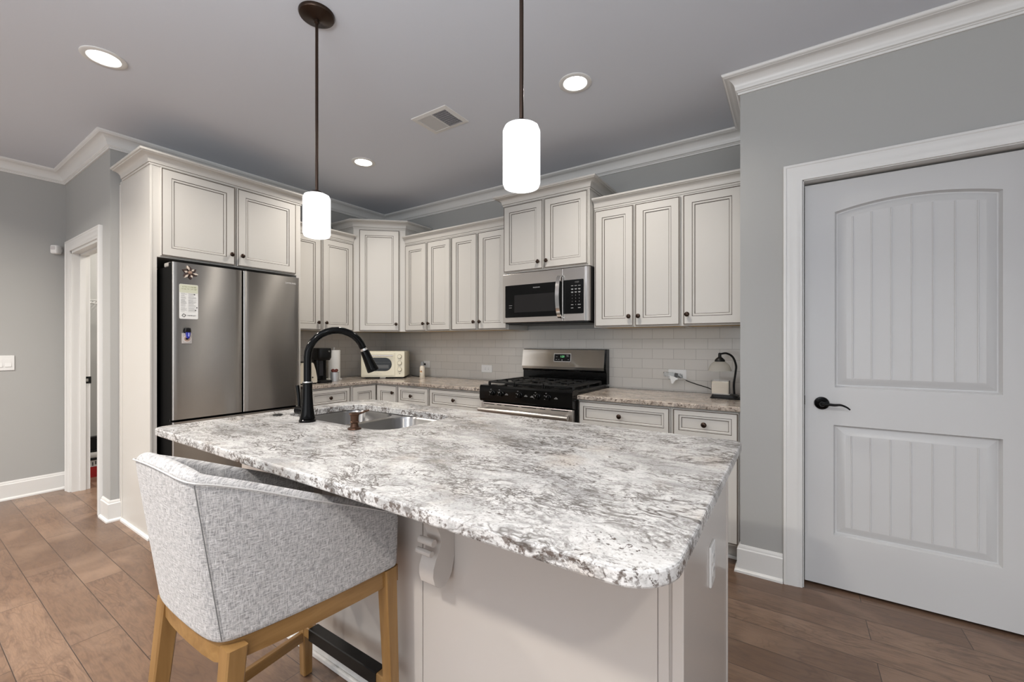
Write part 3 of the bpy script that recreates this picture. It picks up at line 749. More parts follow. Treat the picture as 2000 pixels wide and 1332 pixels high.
# ---------------------------------------------------------------- refrigerator
def fridge():
    t = thing('refrigerator', 'stainless steel french door refrigerator with black sides', 'refrigerator', (-3.25, 1.040, 0), PI / 2)
    W = .822
    m = MB(); m.box(.004, W - .004, .072, .66, .03, 1.755, bev=.004); m.box(.04, W - .04, .10, .6, 0, .03); m.build('cabinet_box', BLACKS, t)
    def door(name, x0, x1, z0, z1):
        m = MB(); m.box(x0, x1, .0065, .066, z0, z1, bev=.003); d = m.build(name, BLACKS, t)
        s = MB()
        xs = [x0, x0 + .004, x0 + .010]; n = 12
        pts = [(x0, .012), (x0 + .001, .005), (x0 + .005, .001), (x0 + .012, 0)]
        pts += [(x0 + .012 + (x1 - x0 - .024) * i / n, 0) for i in range(1, n)]
        pts += [(x1 - .012, 0), (x1 - .005, .001), (x1 - .001, .005), (x1, .012)]
        s.loops([[(a, b, z) for a, b in pts] for z in (z0, z1)], closed=False)
        for z in (z0, z1): s.face([(a, b, z) for a, b in pts])
        s.build('steel_skin', STEELF, d, smooth=50)
        return d
    door('door', 0, .4055, .778, 1.778)
    d = door('door', .4125, W, .778, 1.778)
    door('freezer_drawer', 0, W, .055, .764)
    text('SAMSUNG', .018, FRONT(.752, -.0006, 1.728), paint('badge_grey', (.62, .61, .60), .4), d, 'lettering')
    m = MB(); m.box(.006, .070, .068, .16, 1.756, 1.784, bev=.006); m.build('hinge_cover', paint('hinge_grey', (.30, .29, .27), .5), t)
    m = MB(); m.box(.006, W - .006, .05, .075, .764, .778); m.build('gasket', BLACKP, t)
fridge()
FX = -3.25
def fridge_magnets():
    # snowflake of dark and pale petals
    t = thing('star_magnet', 'dark brown and cream leafy star magnet at the top of the refrigerator door', 'magnet', (FX + .002, 1.131, 1.718), PI / 2)
    dk = paint('petal_brown', (.055, .030, .025), .4); lt = paint('petal_cream', (.62, .54, .46), .4)
    for i in range(6):
        a = PI / 2 + i * PI / 3 + .12
        for j, (mt, r0, r1, w, da) in enumerate(((dk, .006, .044, .013, 0), (lt, .012, .047 if i % 2 == 0 else .034, .007, .22))):
            m = MB(); u = Vector((math.cos(a + da), 0, math.sin(a + da))); v = Vector((-u.z, 0, u.x)); n = Vector((0, -1, 0))
            P = [u * r0, u * (r0 + (r1 - r0) * .5) + v * w, u * r1, u * (r0 + (r1 - r0) * .5) - v * w]
            m.loops([[p + n * .001 for p in P], [p * .9 + u * r1 * .08 + n * (.007 + .003 * j) for p in P]], cap0=True, cap1=True); m.build('petal', mt, t)
    m = MB(); m.lathe([(.013, 0), (.011, .010), (.004, .013)], Matrix.Rotation(PI / 2, 4, 'X'), 10); m.build('centre', paint('petal_tan', (.30, .20, .15), .4), t, smooth=30)
    # printed sheet
    t = thing('magnet_sheet', 'white printed information magnet below the star magnet', 'magnet', (FX + .0015, 1.075, 1.420), PI / 2)
    w, h = .102, .222
    m = MB(); m.prism(rrect(0, w, 0, h, .007, 4), lambda a, b, c: (a, -c, b), 0, .0015); m.build('sheet', PAPER, t)
    olive = paint('heading_ink', (.34, .36, .22), .7); tint = paint('sheet_tint', (.60, .61, .48), .8)
    m = MB(); m.prism(rrect(.001, w - .001, h - .055, h - .001, .006, 4), lambda a, b, c: (a, -c, b), .0015, .0018); m.build('heading_band', tint, t)
    print_row(.016, .086, h - .020, .008, -.0018, olive, t, 'heading', 4)
    print_row(.010, .093, h - .034, .008, -.0018, olive, t, 'heading', 9)
    m = MB(); rng = random.Random(3)
    z = h - .060
    while z > .045:
        m.box(.008, .008 + rng.uniform(.018, .034), -.0018, -.0015, z, z + .0016)
        m.box(.048, .048 + rng.uniform(.026, .046), -.0018, -.0015, z, z + .0016); z -= rng.choice([.0042, .0042, .007])
    m.build('text_lines', GREYINK, t)
    for x, z in ((.078, h - .066), (.091, .072), (.084, .054)):
        m = MB(); m.box(x, x + .007, -.0019, -.0015, z, z + .006); m.build('icon', INK, t)
    m = MB(); c = Vector((.024, 0, .022))
    for i in range(4):
        a = PI / 4 + i * PI / 2
        u = Vector((math.cos(a), 0, math.sin(a))); v = Vector((-u.z, 0, u.x))
        P = [c + u * .0095 - v * .0085 + Vector((0, -.0016, 0)), c + u * .0095 + v * .004 + Vector((0, -.0016, 0)), c + u * .0055 + v * .004 + Vector((0, -.0016, 0)), c + u * .0055 - v * .0085 + Vector((0, -.0016, 0))]
        m.loops([P, [p + Vector((0, -.0004, 0)) for p in P]], cap0=True, cap1=True)
    m.build('diamond_mark', INK, t)
    print_row(.044, .092, .019, .006, -.0016, INK, t, 'lettering', 6)
    # small keepsake square with a blue and black clip
    t = thing('photo_magnet', 'small square keepsake magnet low on the refrigerator door', 'magnet', (FX + .001, 1.088, 1.262), PI / 2)
    m = MB(); m.box(0, .054, -.006, 0, 0, .066, bev=.002); m.build('plaque', paint('plaque_grey', (.50, .47, .45), .5), t)
    m = MB(); Tm = Matrix.Translation((.027, -.006, .030)) @ Matrix.Rotation(PI / 2, 4, 'X'); m.lathe([(.021, 0), (.021, .0006), (.018, .0007)], Tm, 24, cap=False); m.lathe([(.0001, .0002), (.018, .0003)], Tm, 24, mi=1, cap=False)
    m.build('round_print', [paint('print_rim', (.75, .72, .70), .5), paint('print_tan', (.50, .36, .29), .5)], t, smooth=40)
    c = thing('magnetic_clip', 'blue and black clip holding the keepsake magnet', 'clip', (FX + .008, 1.117, 1.293), PI / 2)
    m = MB(); m.prism([(-.017, .045), (-.013, .068), (.0, .071), (.014, .068), (.016, .045), (.013, .040), (-.013, .040)], lambda a, b, h: (a, -h, b), 0, .014, bev=.003); m.build('clip_grip', BLACKP, c)
    m = MB(); m.prism([(-.012, .046), (.014, .046), (.011, .016), (.006, .002), (-.003, 0), (-.009, .014)], lambda a, b, h: (a, -h, b), .001, .012, bev=.003); m.build('clip_body', BLUE, c)
    m = MB(); m.box(-.001, .006, -.0126, -.0119, .014, .038); m.build('clip_label', paint('label_blue', (.35, .38, .75), .4), c)
    m = MB(); m.box(-.012, .002, -.010, 0, -.006, .004, bev=.002); m.build('clip_jaw', BLACKP, c)
fridge_magnets()

# ---------------------------------------------------------------- gas range
def gas_range():
    X0, X1 = -2.040, -1.250; W = X1 - X0; Y0 = 2.655
    t = thing('gas_range', 'stainless steel gas range with a black cooktop and cast iron grates', 'range', (X0, Y0, 0)); D = 3.318 - Y0
    m = MB(); m.box(0, W, .02, D, .02, .912); m.build('oven_box', BLACKG, t)
    # control panel, slightly raked
    q = [(-.030, .822), (-.036, .842), (-.034, .925), (-.024, .938), (.02, .942), (.06, .938), (.06, .80), (-.02, .815)]
    m = MB(); m.prism(q, lambda a, b, h: (h, a, b), -.002, W + .002); cp = m.build('control_panel', BLACKG, t, smooth=30)
    legends = ['OFF', 'HI', 'LO']
    for i, fx in enumerate((.16, .26, .47, .66, .77)):
        x = W * fx; Tm = Matrix.Translation((x, -.036, .882)) @ Matrix.Rotation(PI / 2, 4, 'X')
        k = MB(); k.lathe([(.023, 0), (.022, .004), (.0185, .006), (.017, .024), (.014, .027), (0, .027)], Tm, 20); k.box(x - .004, x + .004, -.068, -.058, .868, .897, bev=.001); kn = k.build('knob', BLACKG, t, smooth=35)
        k = MB(); k.box(x - .0012, x + .0012, -.0688, -.0678, .888, .8965); k.build('pointer', LEGEND, kn)
        text('OFF', .0065, FRONT(x - .018, -.0362, .910), LEGEND, cp)
        text('HI', .0065, FRONT(x - .031, -.0362, .892), LEGEND, cp)
        text('LO', .0065, FRONT(x - .029, -.0362, .868), LEGEND, cp)
    for x, z in ((W * .32, .880), (W * .535, .880), (W * .60, .878), (W * .845, .880)):
        k = MB(); k.box(x - .014, x + .014, -.0368, -.0358, z - .004, z - .0025); k.box(x - .010, x + .012, -.0368, -.0358, z + .001, z + .0025); k.box(x - .004, x + .006, -.0368, -.0358, z + .006, z + .0072); k.build('legend', LEGEND, cp)
    # cooktop tray
    m = MB(); m.box(.002, W - .002, .04, D - .07, .910, .935, bev=.006); m.build('cooktop', BLACKG, t)
    for bx, by, r in ((.17, .16, .045), (.17, .41, .038), (.395, .28, .05), (.62, .16, .05), (.62, .41, .036)):
        m = MB(); m.lathe([(r + .012, 0), (r + .012, .004), (r, .006), (r, .014), (r * .8, .016), (r * .8, .022), (0, .023)], Matrix.Translation((bx, by, .935)), 20); m.build('burner', IRON, t, smooth=35)
    m = MB(); m.box(.385, .392, .262, .268, .957, .962); m.box(.398, .405, .262, .268, .957, .962); m.build('burner_label', CHROME, t)
    for x0, x1 in ((.030, .265), (.272, .518), (.525, .760)):
        g = MB(); z = .958; y0, y1 = .055, .545
        for (a, b) in (((x0, y0), (x1, y0)), ((x0, y1), (x1, y1)), ((x0, y0), (x0, y1)), ((x1, y0), (x1, y1)), ((x0, .30), (x1, .30)), (((x0 + x1) / 2, y0), ((x0 + x1) / 2, .12)), (((x0 + x1) / 2, .20), ((x0 + x1) / 2, .36)), (((x0 + x1) / 2, .46), ((x0 + x1) / 2, y1)), ((x0, .165), (x0 + .085, .165)), ((x1 - .085, .165), (x1, .165)), ((x0, .42), (x0 + .085, .42)), ((x1 - .085, .42), (x1, .42))):
            g.bar((*a, z), (*b, z), .013, .014, bev=.002)
        for px in (x0, x1):
            for py in (y0, .30, y1): g.bar((px, py, .935), (px, py, z + .004), .015, .015, up=(0, 1, 0))
        g.build('grate', IRON, t)
    # back guard
    q = [(D - .075, 1.060), (D - .052, 1.207), (D - .040, 1.214), (D, 1.214), (D, .93), (D - .055, .93), (D - .055, 1.020), (D - .063, 1.024)]
    m = MB(); m.prism(q, lambda a, b, h: (h, a, b), 0, W); m.build('back_guard', BLACKG, t, smooth=30)
    m = MB(); f0 = D - .0765
    m.loops([[(x, a, b) for a, b in ((D - .060, 1.022), (D - .0785, 1.062), (D - .0555, 1.2065), (D - .053, 1.209))] for x in (-.003, W - .018)], closed=False); m.loops([[(x, a, b) for a, b in ((D - .060, 1.022), (D - .0785, 1.062), (D - .0555, 1.2065), (D - .053, 1.209), (D - .045, 1.209), (D - .05, 1.03))] for x in (W - .018, W - .0175)], closed=True, cap0=True, cap1=True)
    bp = m.build('back_panel', STEELR, t, smooth=20)
    sl = math.atan2(.023, .1445); P = Matrix.Translation((0, D - .0785, 1.062)) @ Matrix.Rotation(-sl, 4, 'X')
    def on_panel(x0, x1, h0, h1, name, mat, th=.002, par=bp):
        k = MB(); k.box(x0, x1, -th, 0, h0, h1, M=P); return k.build(name, mat, par)
    on_panel(.318, .478, .044, .114, 'display_bezel', CHROME, .0015)
    dp = on_panel(.322, .474, .048, .110, 'display', BLACKG, .003)
    text('1:21', .024, P @ FRONT(.400, -.0032, .088), GREEN, dp, 'clock_digits')
    for x, z, w in ((.345, .086, .016), (.343, .062, .014), (.366, .062, .012), (.446, .100, .02), (.450, .090, .02), (.456, .062, .01), (.398, .060, .010), (.398, .055, .010)):
        k = MB(); k.box(x - w / 2, x + w / 2, -.0036, -.003, z - .0015, z + .0015, M=P); k.build('legend', LEGEND, dp)
    # oven door
    m = MB(); m.box(.004, W - .004, -.020, .02, .12, .806, bev=.004); dr = m.build('oven_door', STEEL, t)
    for x0, x1 in ((.03, .13), (.155, .195), (.225, .345), (.375, .50), (.53, .575), (.62, .755)):
        m = MB(); m.box(x0, x1, -.0212, -.019, .792, .797); m.build('vent_slot', DARK, dr)
    m = MB(); m.box(.075, W - .075, -.0215, -.019, .22, .690, bev=.001); m.build('oven_window', BLACKG, dr)
    m = MB(); m.tube([(.015, -.070, .757), (W - .015, -.070, .757)], .0165, 16); 
    for x in (.045, W - .045): m.bar((x, -.070, .757), (x, -.018, .757), .022, .022)
    m.build('handle', STEEL, dr, smooth=40)
    m = MB(); m.box(.004, W - .004, -.016, .02, .02, .112, bev=.004); m.build('storage_drawer', STEEL, t)
gas_range()

# ---------------------------------------------------------------- over-range microwave
def microwave():
    X0, X1 = -2.022, -1.252; W = X1 - X0; Y0 = 2.910; Z0, Z1 = 1.424, 1.838; H = Z1 - Z0
    t = thing('microwave', 'stainless over-the-range microwave below the raised cabinet', 'microwave', (X0, Y0, Z0))
    m = MB(); m.box(.004, W - .002, .035, .40, .006, H); m.box(.02, W - .02, .05, .38, -.006, .006); m.build('case', BLACKP, t)
    m = MB(); m.box(0, .558, 0, .035, .008, H - .004, bev=.004); d = m.build('door', STEEL, t)
    m = MB(); m.prism(rrect(.026, .548, .050, .314, .006, 4), lambda a, b, h: (a, -h, b), 0, .0025); gl = m.build('door_glass', BLACKG, d)
    m = MB(); m.box(.116, .508, -.0031, -.0024, .090, .232); m.build('window_screen', paint('window_mesh', (.016, .015, .015), .15, spec=.3), gl)
    text('FRIGIDAIRE', .0125, FRONT(.325, -.0027, .283), LEGEND, gl)
    m = MB()
    for z, w in ((.148, .030), (.129, .026)): m.box(.064, .064 + w, -.0028, -.0024, z, z + .0025)
    m.build('legend', LEGEND, gl)
    path = smooth_path([(.545, .0, .352), (.540, -.024, .350), (.536, -.044, .30), (.534, -.052, .20), (.536, -.044, .10), (.541, -.024, .040), (.546, 0, .038)], 6)
    m = MB(); n = len(path)
    rings = []
    for i, p in enumerate(path):
        tg = (path[min(i + 1, n - 1)] - path[max(i - 1, 0)]).normalized(); u = Vector((1, 0, 0)); v = tg.cross(u).normalized()
        rings.append([p + u * a + v * b for a, b in ((-.016, -.004), (-.012, -.007), (.012, -.007), (.016, -.004), (.016, .004), (-.016, .004))])
    m.loops(rings, cap0=True, cap1=True); m.build('door_handle', CHROME, d, smooth=40)
    m = MB(); m.box(.5605, .738, 0, .035, .008, H - .004, bev=.002); c = m.build('control_section', STEEL, t)
    m = MB(); m.prism(rrect(.5607, .728, .062, .318, .008, 4), lambda a, b, h: (a, -h, b), 0, .0025); kp = m.build('keypad', BLACKG, c)
    text('11:21', .016, FRONT(.675, -.0027, .298), paint('dim_digits', (.30, .30, .29), .5), kp, 'clock_digits')
    for r in range(3):
        for k in range(3):
            z = .270 - .023 * r; x = .636 + .029 * k
            q = MB(); q.box(x - .009, x + .009, -.0029, -.0024, z, z + .003); 
            if r: q.box(x - .007, x + .008, -.0029, -.0024, z - .005, z - .002)
            q.build('legend', LEGEND, kp)
    for i, ch in enumerate('123456789'):
        text(ch, .010, FRONT(.636 + .029 * (i % 3), -.0027, .200 - .0235 * (i // 3)), LEGEND, kp, 'digit')
    text('0', .010, FRONT(.665, -.0027, .129), LEGEND, kp, 'digit')
    for x, z, w in ((.636, .129, .018), (.694, .129, .024), (.636, .105, .020), (.694, .105, .020)):
        q = MB(); q.box(x - w / 2, x + w / 2, -.0029, -.0024, z - .002, z + .002); q.build('legend', LEGEND, kp)
    m = MB(); m.box(.7385, .752, .002, .035, .008, H - .004); m.build('edge_strip', CHROME, t)
    m = MB(); m.box(.7525, W, .008, .035, .008, H - .004); m.build('side_strip', STEEL, t)
    m = MB(); m.box(.03, W - .01, .002, .034, -.002, .0075); m.build('bottom_grille', BLACKP, t)
microwave()

# ---------------------------------------------------------------- things on the counters
def toaster_oven():
    t = thing('toaster_oven', 'cream retro toaster oven with an oval window in the counter corner', 'toaster oven', (-3.462, 2.855, CT + .0012), math.radians(37.5)); W, H, D = .432, .262, .30
    x0 = -W / 2
    m = MB(); m.box(x0, -x0, .006, D, .014, .014 + H, bev=.012, seg=3); m.build('case', CREAMP, t, smooth=40)
    for sx in (x0 + .05, -x0 - .05):
        for y in (.04, D - .04):
            m = MB(); m.lathe([(.014, 0), (.016, .016)], Matrix.Translation((sx, y, 0)), 12); m.build('foot', BLACKP, t)
    m = MB(); m.box(x0 + .03, -x0 - .02, .012, D - .02, .006, .014); m.build('base_tray', BLACKP, t)
    m = MB(); m.prism(rrect(x0, -x0, .014, .014 + H, .012, 5), lambda a, b, h: (a, .006 - h, b), 0, .012, bev=.003); m.build('front_plate', CREAMP, t, smooth=40)
    # door with a stadium window
    dx0, dx1, dz0, dz1 = x0 + .012, x0 + .335, .032, .258
    Wn = rrect(dx0 + .032, dx1 - .028, .072, .213, .068, 10)
    m = MB(); y = -.012
    m.fill([rrect(dx0, dx1, dz0, dz1, .004, 3), Wn], lambda a, b: (a, y, b)); m.loops([[(a, y, b) for a, b in rrect(dx0, dx1, dz0, dz1, .004, 3)], [(a, -.006, b) for a, b in rrect(dx0, dx1, dz0, dz1, .004, 3)]]); m.loops([[(a, y, b) for a, b in Wn], [(a, -.0085, b) for a, b in offset_poly(Wn, .003)]])
    d = m.build('door', CREAMP, t)
    m = MB(); m.fill([Wn], lambda a, b: (a, -.0084, b)); m.build('window', BLACKG, d)
    m = MB(); m.box(dx0 + .05, dx1 - .05, -.0094, -.0084, .098, .101); m.box(dx0 + .045, dx1 - .045, -.0094, -.0084, .162, .165); m.box(dx0 + .075, dx1 - .06, -.0092, -.0084, .106, .138); m.build('rack', paint('rack_grey', (.075, .075, .073), .35), d)
    m = MB(); m.tube([(dx0 + .012, -.036, .232), (dx1 - .012, -.036, .232)], .0072, 12)
    for x in (dx0 + .022, dx1 - .022): m.tube([(x, -.036, .232), (x, -.011, .232)], .005, 8)
    m.build('handle', CHROME, d, smooth=40)
    print_row((dx0 + dx1) / 2 - .022, (dx0 + dx1) / 2 + .032, .047, .0065, -.012, GREYINK, d, 'lettering', 2)
    for z in (.222, .157, .092):
        m = MB(); Tm = Matrix.Translation((x0 + .383, -.006, z)) @ Matrix.Rotation(PI / 2, 4, 'X')
        m.lathe([(.0225, 0), (.0225, .004)], Tm, 24, mi=1); m.lathe([(.0195, .003), (.0190, .012), (.0165, .014), (0, .014)], Tm, 24); m.build('dial', [CREAMP, paint('dial_ring', (.30, .28, .22), .45)], t, smooth=35)
    m = MB(); m.lathe([(.004, 0), (.003, .003)], Matrix.Translation((x0 + .383, -.006, .048)) @ Matrix.Rotation(PI / 2, 4, 'X'), 10); m.build('pilot_light', BLACKP, t)
    m = MB(); m.prism(rrect(-.028, .028, .003, .012, .003, 3), lambda a, b, h: (a, .0 - h, b), .002, .010); m.build('crumb_tray_tab', paint('tab_grey', (.35, .34, .31), .4), t)
    # power cord to the outlet beside it
    Ri = Matrix.Rotation(-math.radians(37.5), 4, 'Z') @ Matrix.Translation((3.462, -2.855, -CT))
    w = [(-3.36, 3.14, CT + .02), (-3.33, 3.17, CT + .008), (-3.315, 3.23, CT + .008), (-3.345, 3.27, CT + .07), (-3.36, 3.295, CT + .112), (-3.345, 3.312, CT + .128), (-3.335, 3.3155, CT + .130)]
    m = MB(); m.tube(smooth_path([Ri @ Vector(p) for p in w], 6), .0035, 8); m.box(-.011, .011, -.014, .004, -.010, .010, bev=.003, M=Ri @ Matrix.Translation((-3.332, 3.314, CT + .130))); m.build('power_cord', BLACKP, t, smooth=50)
toaster_oven()
def coffee_maker():
    t = thing('coffee_maker', 'slim black single serve coffee maker behind the faucet', 'coffee maker', (-3.61, 2.272, CT), math.radians(80))
    m = MB(); m.prism(rrect(-.060, .060, -.12, .10, .03, 6), XYZ, 0, .018, bev=.004); m.build('base', BLACKP, t, smooth=40)
    m = MB(); m.prism(rrect(-.058, .058, -.005, .10, .03, 6), XYZ, .018, .235); m.build('column', BLACKG, t, smooth=40)
    m = MB(); m.loops([[(a * s, (b + .0) * s, z) for a, b in rrect(-.064, .064, -.10, .105, .035, 6)] for z, s in ((.205, .86), (.225, .98), (.235, 1.0), (.300, 1.0), (.311, .97), (.315, .90))], cap0=True, cap1=True); m.build('brew_head', BLACKP, t, smooth=40)
    m = MB(); m.box(-.018, .018, -.006, -.0045, .06, .20, bev=.001); m.build('front_strip', paint('dark_satin', (.03, .03, .035), .25), t)
    m = MB(); m.lathe([(.007, 0), (.007, .004)], Matrix.Translation((.03, -.102, .285)) @ Matrix.Rotation(PI / 2, 4, 'X'), 12); m.build('button', CHROME, t)
    m = MB(); m.box(-.05, .05, -.118, -.01, .018, .022); m.build('drip_tray', IRON, t)
coffee_maker()
def paper_towel():
    t = thing('paper_towel_holder', 'white paper towel roll standing upright beside the coffee maker', 'paper towel', (-3.800, 2.530, CT))
    m = MB(); m.lathe([(.075, 0), (.075, .008), (.07, .010)], seg=28); m.build('base', WHITEP, t, smooth=40)
    m = MB(); m.lathe([(.020, .012), (.058, .012), (.059, .016), (.059, .286), (.058, .290), (.020, .290)], seg=32); m.build('paper_roll', PAPER, t, smooth=40)
    m = MB(); m.lathe([(.006, .010), (.006, .305), (.009, .308), (.009, .316), (0, .318)], seg=12); m.build('post', WHITEP, t, smooth=40)
paper_towel()
def cup():
    t = thing('metal_cup', 'small grey metal cup holding something dark red, in front of the paper towels', 'cup', (-3.585, 2.395, CT))
    m = MB(); m.lathe([(.036, 0), (.038, .002), (.038, .088), (.0365, .088), (.035, .006), (0, .006)], seg=24); m.build('cup_body', paint('cup_grey', (.55, .56, .58), .35, .6), t, smooth=35)
    m = MB(); rng = random.Random(5)
    for i in range(5):
        a = i * 1.26; m.lathe([(.001, -.012), (.014, -.006), (.018, .004), (.012, .014), (.001, .018)], Matrix.Translation((.016 * math.cos(a), .016 * math.sin(a), .090 + .01 * (i % 2))) @ Matrix.Rotation(rng.uniform(-.6, .6), 4, 'X'), 9)
    m.build('contents', paint('cloth_red', (.10, .018, .013), .8), t, smooth=60, weld=False)
cup()
def toaster():
    t = thing('toaster', 'cream toaster with a black top next to the refrigerator', 'toaster', (-3.62, 2.088, CT), math.radians(88))
    prof = [(-.085, .012), (.085, .012), (.088, .02), (.086, .06), (.074, .120), (.056, .178), (.048, .188), (-.048, .188), (-.056, .178), (-.074, .120), (-.086, .06), (-.088, .02)]
    m = MB(); m.prism(prof, lambda a, b, h: (a, h, b), -.11, .11); m.build('body', paint('toaster_cream', (.66, .61, .50), .3), t, smooth=30)
    m = MB(); m.box(-.082, .082, -.105, .105, 0, .012); m.build('base', BLACKP, t)
    m = MB(); m.box(-.046, .046, -.105, .105, .1885, .196, bev=.003); m.build('top_plate', BLACKP, t)
    m = MB(); m.box(-.012, .012, -.130, -.111, .11, .122, bev=.003); m.build('lever', BLACKP, t)
    m = MB(); m.lathe([(.006, 0), (.005, .006)], Matrix.Translation((.044, -.111, .060)) @ Matrix.Rotation(PI / 2, 4, 'X'), 12); m.build('dial', BLACKP, t)
toaster()
def bottle():
    t = thing('lotion_bottle', 'small pale bottle with a clear cap beside the toaster oven', 'bottle', (-3.262, 3.205, CT))
    m = MB(); m.lathe([(.026, 0), (.0275, .004), (.0275, .100), (.024, .112), (.016, .120), (.014, .124)], seg=24); b = m.build('bottle_body', paint('bottle_cream', (.70, .64, .54), .3), t, smooth=35)
    m = MB(); m.lathe([(.0145, .122), (.0165, .124), (.0165, .162), (.014, .165), (0, .165)], seg=20); m.build('cap', paint('cap_grey', (.45, .46, .46), .2, trans=.3), t, smooth=35)
    Tm = lambda a, h: Vector((.0279 * math.sin(a), -.0279 * math.cos(a), h))
    m = MB(); m.loops([[Tm(-.9 + .15 * i, z + .004 * math.sin(i * .5)) for i in range(12)] for z in (.056, .066)], closed=False); m.build('label_band', paint('label_orange', (.55, .30, .12), .5), b)
    m = MB(); m.loops([[Tm(.25 + .12 * i, z) for i in range(4)] for z in (.060, .072)], closed=False); m.build('label_mark', paint('label_brown', (.16, .06, .03), .5), b)
    m = MB(); m.loops([[Tm(-.25 + .12 * i, z) for i in range(5)] for z in (.024, .030)], closed=False); m.build('label_print', GREYINK, b)
bottle()
def candle_warmer():
    t = thing('candle_warmer', 'black gooseneck candle warmer lamp with a frosted shade', 'lamp', (-.372, 3.085, CT))
    m = MB(); m.loops([[(a, b, z) for a, b in rrect(-.085 + k, .085 - k, -.068 + k, .068 - k, .03, 5)] for z, k in ((0, 0), (.006, 0), (.010, .006), (.022, .010), (.025, .016))], cap0=True, cap1=True); m.build('base', BLACKP, t, smooth=30)
    path = smooth_path([(.048, .052, .024), (.046, .052, .09), (.056, .052, .17), (.058, .050, .215), (.040, .040, .268), (.006, .022, .292), (-.030, .010, .288)], 7)
    m = MB(); m.tube(path, [.0065] * len(path), 10); m.build('gooseneck', BLACKP, t, smooth=60)
    m = MB(); m.lathe([(.032, .238), (.030, .250), (.018, .262), (.010, .268), (.009, .292), (.004, .296)], Matrix.Translation((-.033, .010, 0)), 20); m.build('socket_cap', BLACKP, t, smooth=40)
    m = MB(); m.lathe([(.070, .176), (.066, .195), (.054, .220), (.032, .238), (.030, .238), (.052, .219), (.064, .194), (.068, .176), (.070, .176)], Matrix.Translation((-.033, .010, 0)), 28, cap=False); m.build('shade', FROST, t, smooth=60)
    # flex lying round the base and up to the outlet
    c = [(.085, .02, .008), (.115, .0, .006), (.118, -.05, .0045), (.07, -.085, .0045), (.03, -.075, .0045), (.06, -.06, .0045), (.118, -.03, .0045)]
    m = MB(); m.tube(smooth_path(c, 6), .0033, 8)
    m.tube(smooth_path([(-.05, .062, .018), (-.11, .12, .045), (-.20, .185, .062), (-.285, .222, .085), (-.325, .231, .105), (-.345, .2315, .118)], 6), .0033, 8)
    m.box(-.368, -.344, .218, .238, .110, .132, bev=.004); m.build('power_cord', BLACKP, t, smooth=50)
    j = thing('candle_jar', 'square glass jar of cream candle wax under the warmer shade', 'candle', (-.396, 3.078, CT + .0255))
    m = MB(); o_ = rrect(-.054, .054, -.045, .045, .012, 4); i_ = offset_poly(o_, .003)
    m.loops([[(a, b, 0) for a, b in o_], [(a, b, .092) for a, b in o_], [(a, b, .092) for a, b in i_], [(a, b, .006) for a, b in i_]], cap0=True, cap1=True); m.build('jar', GLASS, j, smooth=30)
    w_ = offset_poly(o_, .0034); m = MB(); m.loops([[(a, b, z) for a, b in w_] for z in (.0065, .080)], cap0=True, cap1=True); m.build('wax', WAX, j, smooth=30)
candle_warmer()
def wrapper():
    t = thing('plastic_wrapper', 'crumpled clear plastic wrapper with a white tag hanging from the outlet', 'wrapper', (-.735, 3.312, 1.035))
    rng = random.Random(11); m = MB(); nx, ny = 9, 4
    rings = [[(-.075 + .135 * i / (nx - 1), -.022 - rng.uniform(0, .022), -.020 + .034 * j / (ny - 1) + rng.uniform(-.004, .004) - .018 * max(0, i / (nx - 1) - .4)) for i in range(nx)] for j in range(ny)]
    m.loops(rings, closed=False); o = m.build('film', FILM, t, smooth=70)
    md = o.modifiers.new('thickness', 'SOLIDIFY'); md.thickness = .0012
    m = MB(); m.prism([(-.035, .000), (-.010, -.006), (.018, -.016), (.026, -.026), (.008, -.034), (-.008, -.060), (-.018, -.058)], lambda a, b, h: (a + .004, -.046 - h + .2 * (b + .02), b - .010), 0, .0012); m.build('tag', PAPER, t)
    m = MB(); m.tube(smooth_path([(.028, -.03, -.030), (.045, -.028, -.026), (.060, -.022, -.034), (.078, -.018, -.048)], 5), .003, 8); m.build('twist_tie', paint('tie_cream', (.62, .58, .54), .6), t, smooth=50)
wrapper()

# ---------------------------------------------------------------- outlets, switch, sensor
def outlet(label, loc, rz, horizontal=True, w=.117, h=.072, plug=True):
    t = thing('wall_outlet', label, 'outlet', loc, rz, 'wall outlets')
    if not horizontal: w, h = h, w
    m = MB(); m.prism(rrect(-w / 2, w / 2, -h / 2, h / 2, .004, 3), lambda a, b, c: (a, -c, b), 0, .006, bev=.002); p = m.build('cover_plate', WHITEP, t, smooth=30)
    for s in (-1, 1):
        c = (s * .0195, 0) if horizontal else (0, s * .0195)
        m = MB(); m.prism(rrect(c[0] - .015, c[0] + .015, c[1] - .015, c[1] + .015, .006, 4), lambda a, b, d: (a, -d, b), .006, .0075); r = m.build('socket', WHITEP, t)
        m = MB()
        for a, b in ((-.006, .003), (.006, .003)):
            x, z = (c[0] + b, c[1] + a) if horizontal else (c[0] + a, c[1] + b)
            m.box(x - (.004 if horizontal else .001), x + (.004 if horizontal else .001), -.0078, -.0074, z - (.001 if horizontal else .004), z + (.001 if horizontal else .004))
        m.build('slot', INK, r)
    return t
outlet('white double outlet on the tile left of the range', (-2.497, BY - .008, 1.014), 0, w=.130, h=.074)
outlet('white double outlet on the tile beside the candle warmer', (-.722, BY - .008, 1.031), 0, w=.130, h=.074)
outlet('white outlet on the tile between toaster oven and bottle', (-3.315, BY - .008, 1.035), 0, w=.090, h=.072)
outlet('white outlet on the tile behind the faucet spray head', (-3.9905, 2.925, 1.030), PI / 2, w=.110, h=.072)
outlet('tall white outlet on the end panel of the island', (IX1 + .0005, 1.372, .615), PI / 2, horizontal=False, w=.118, h=.074)
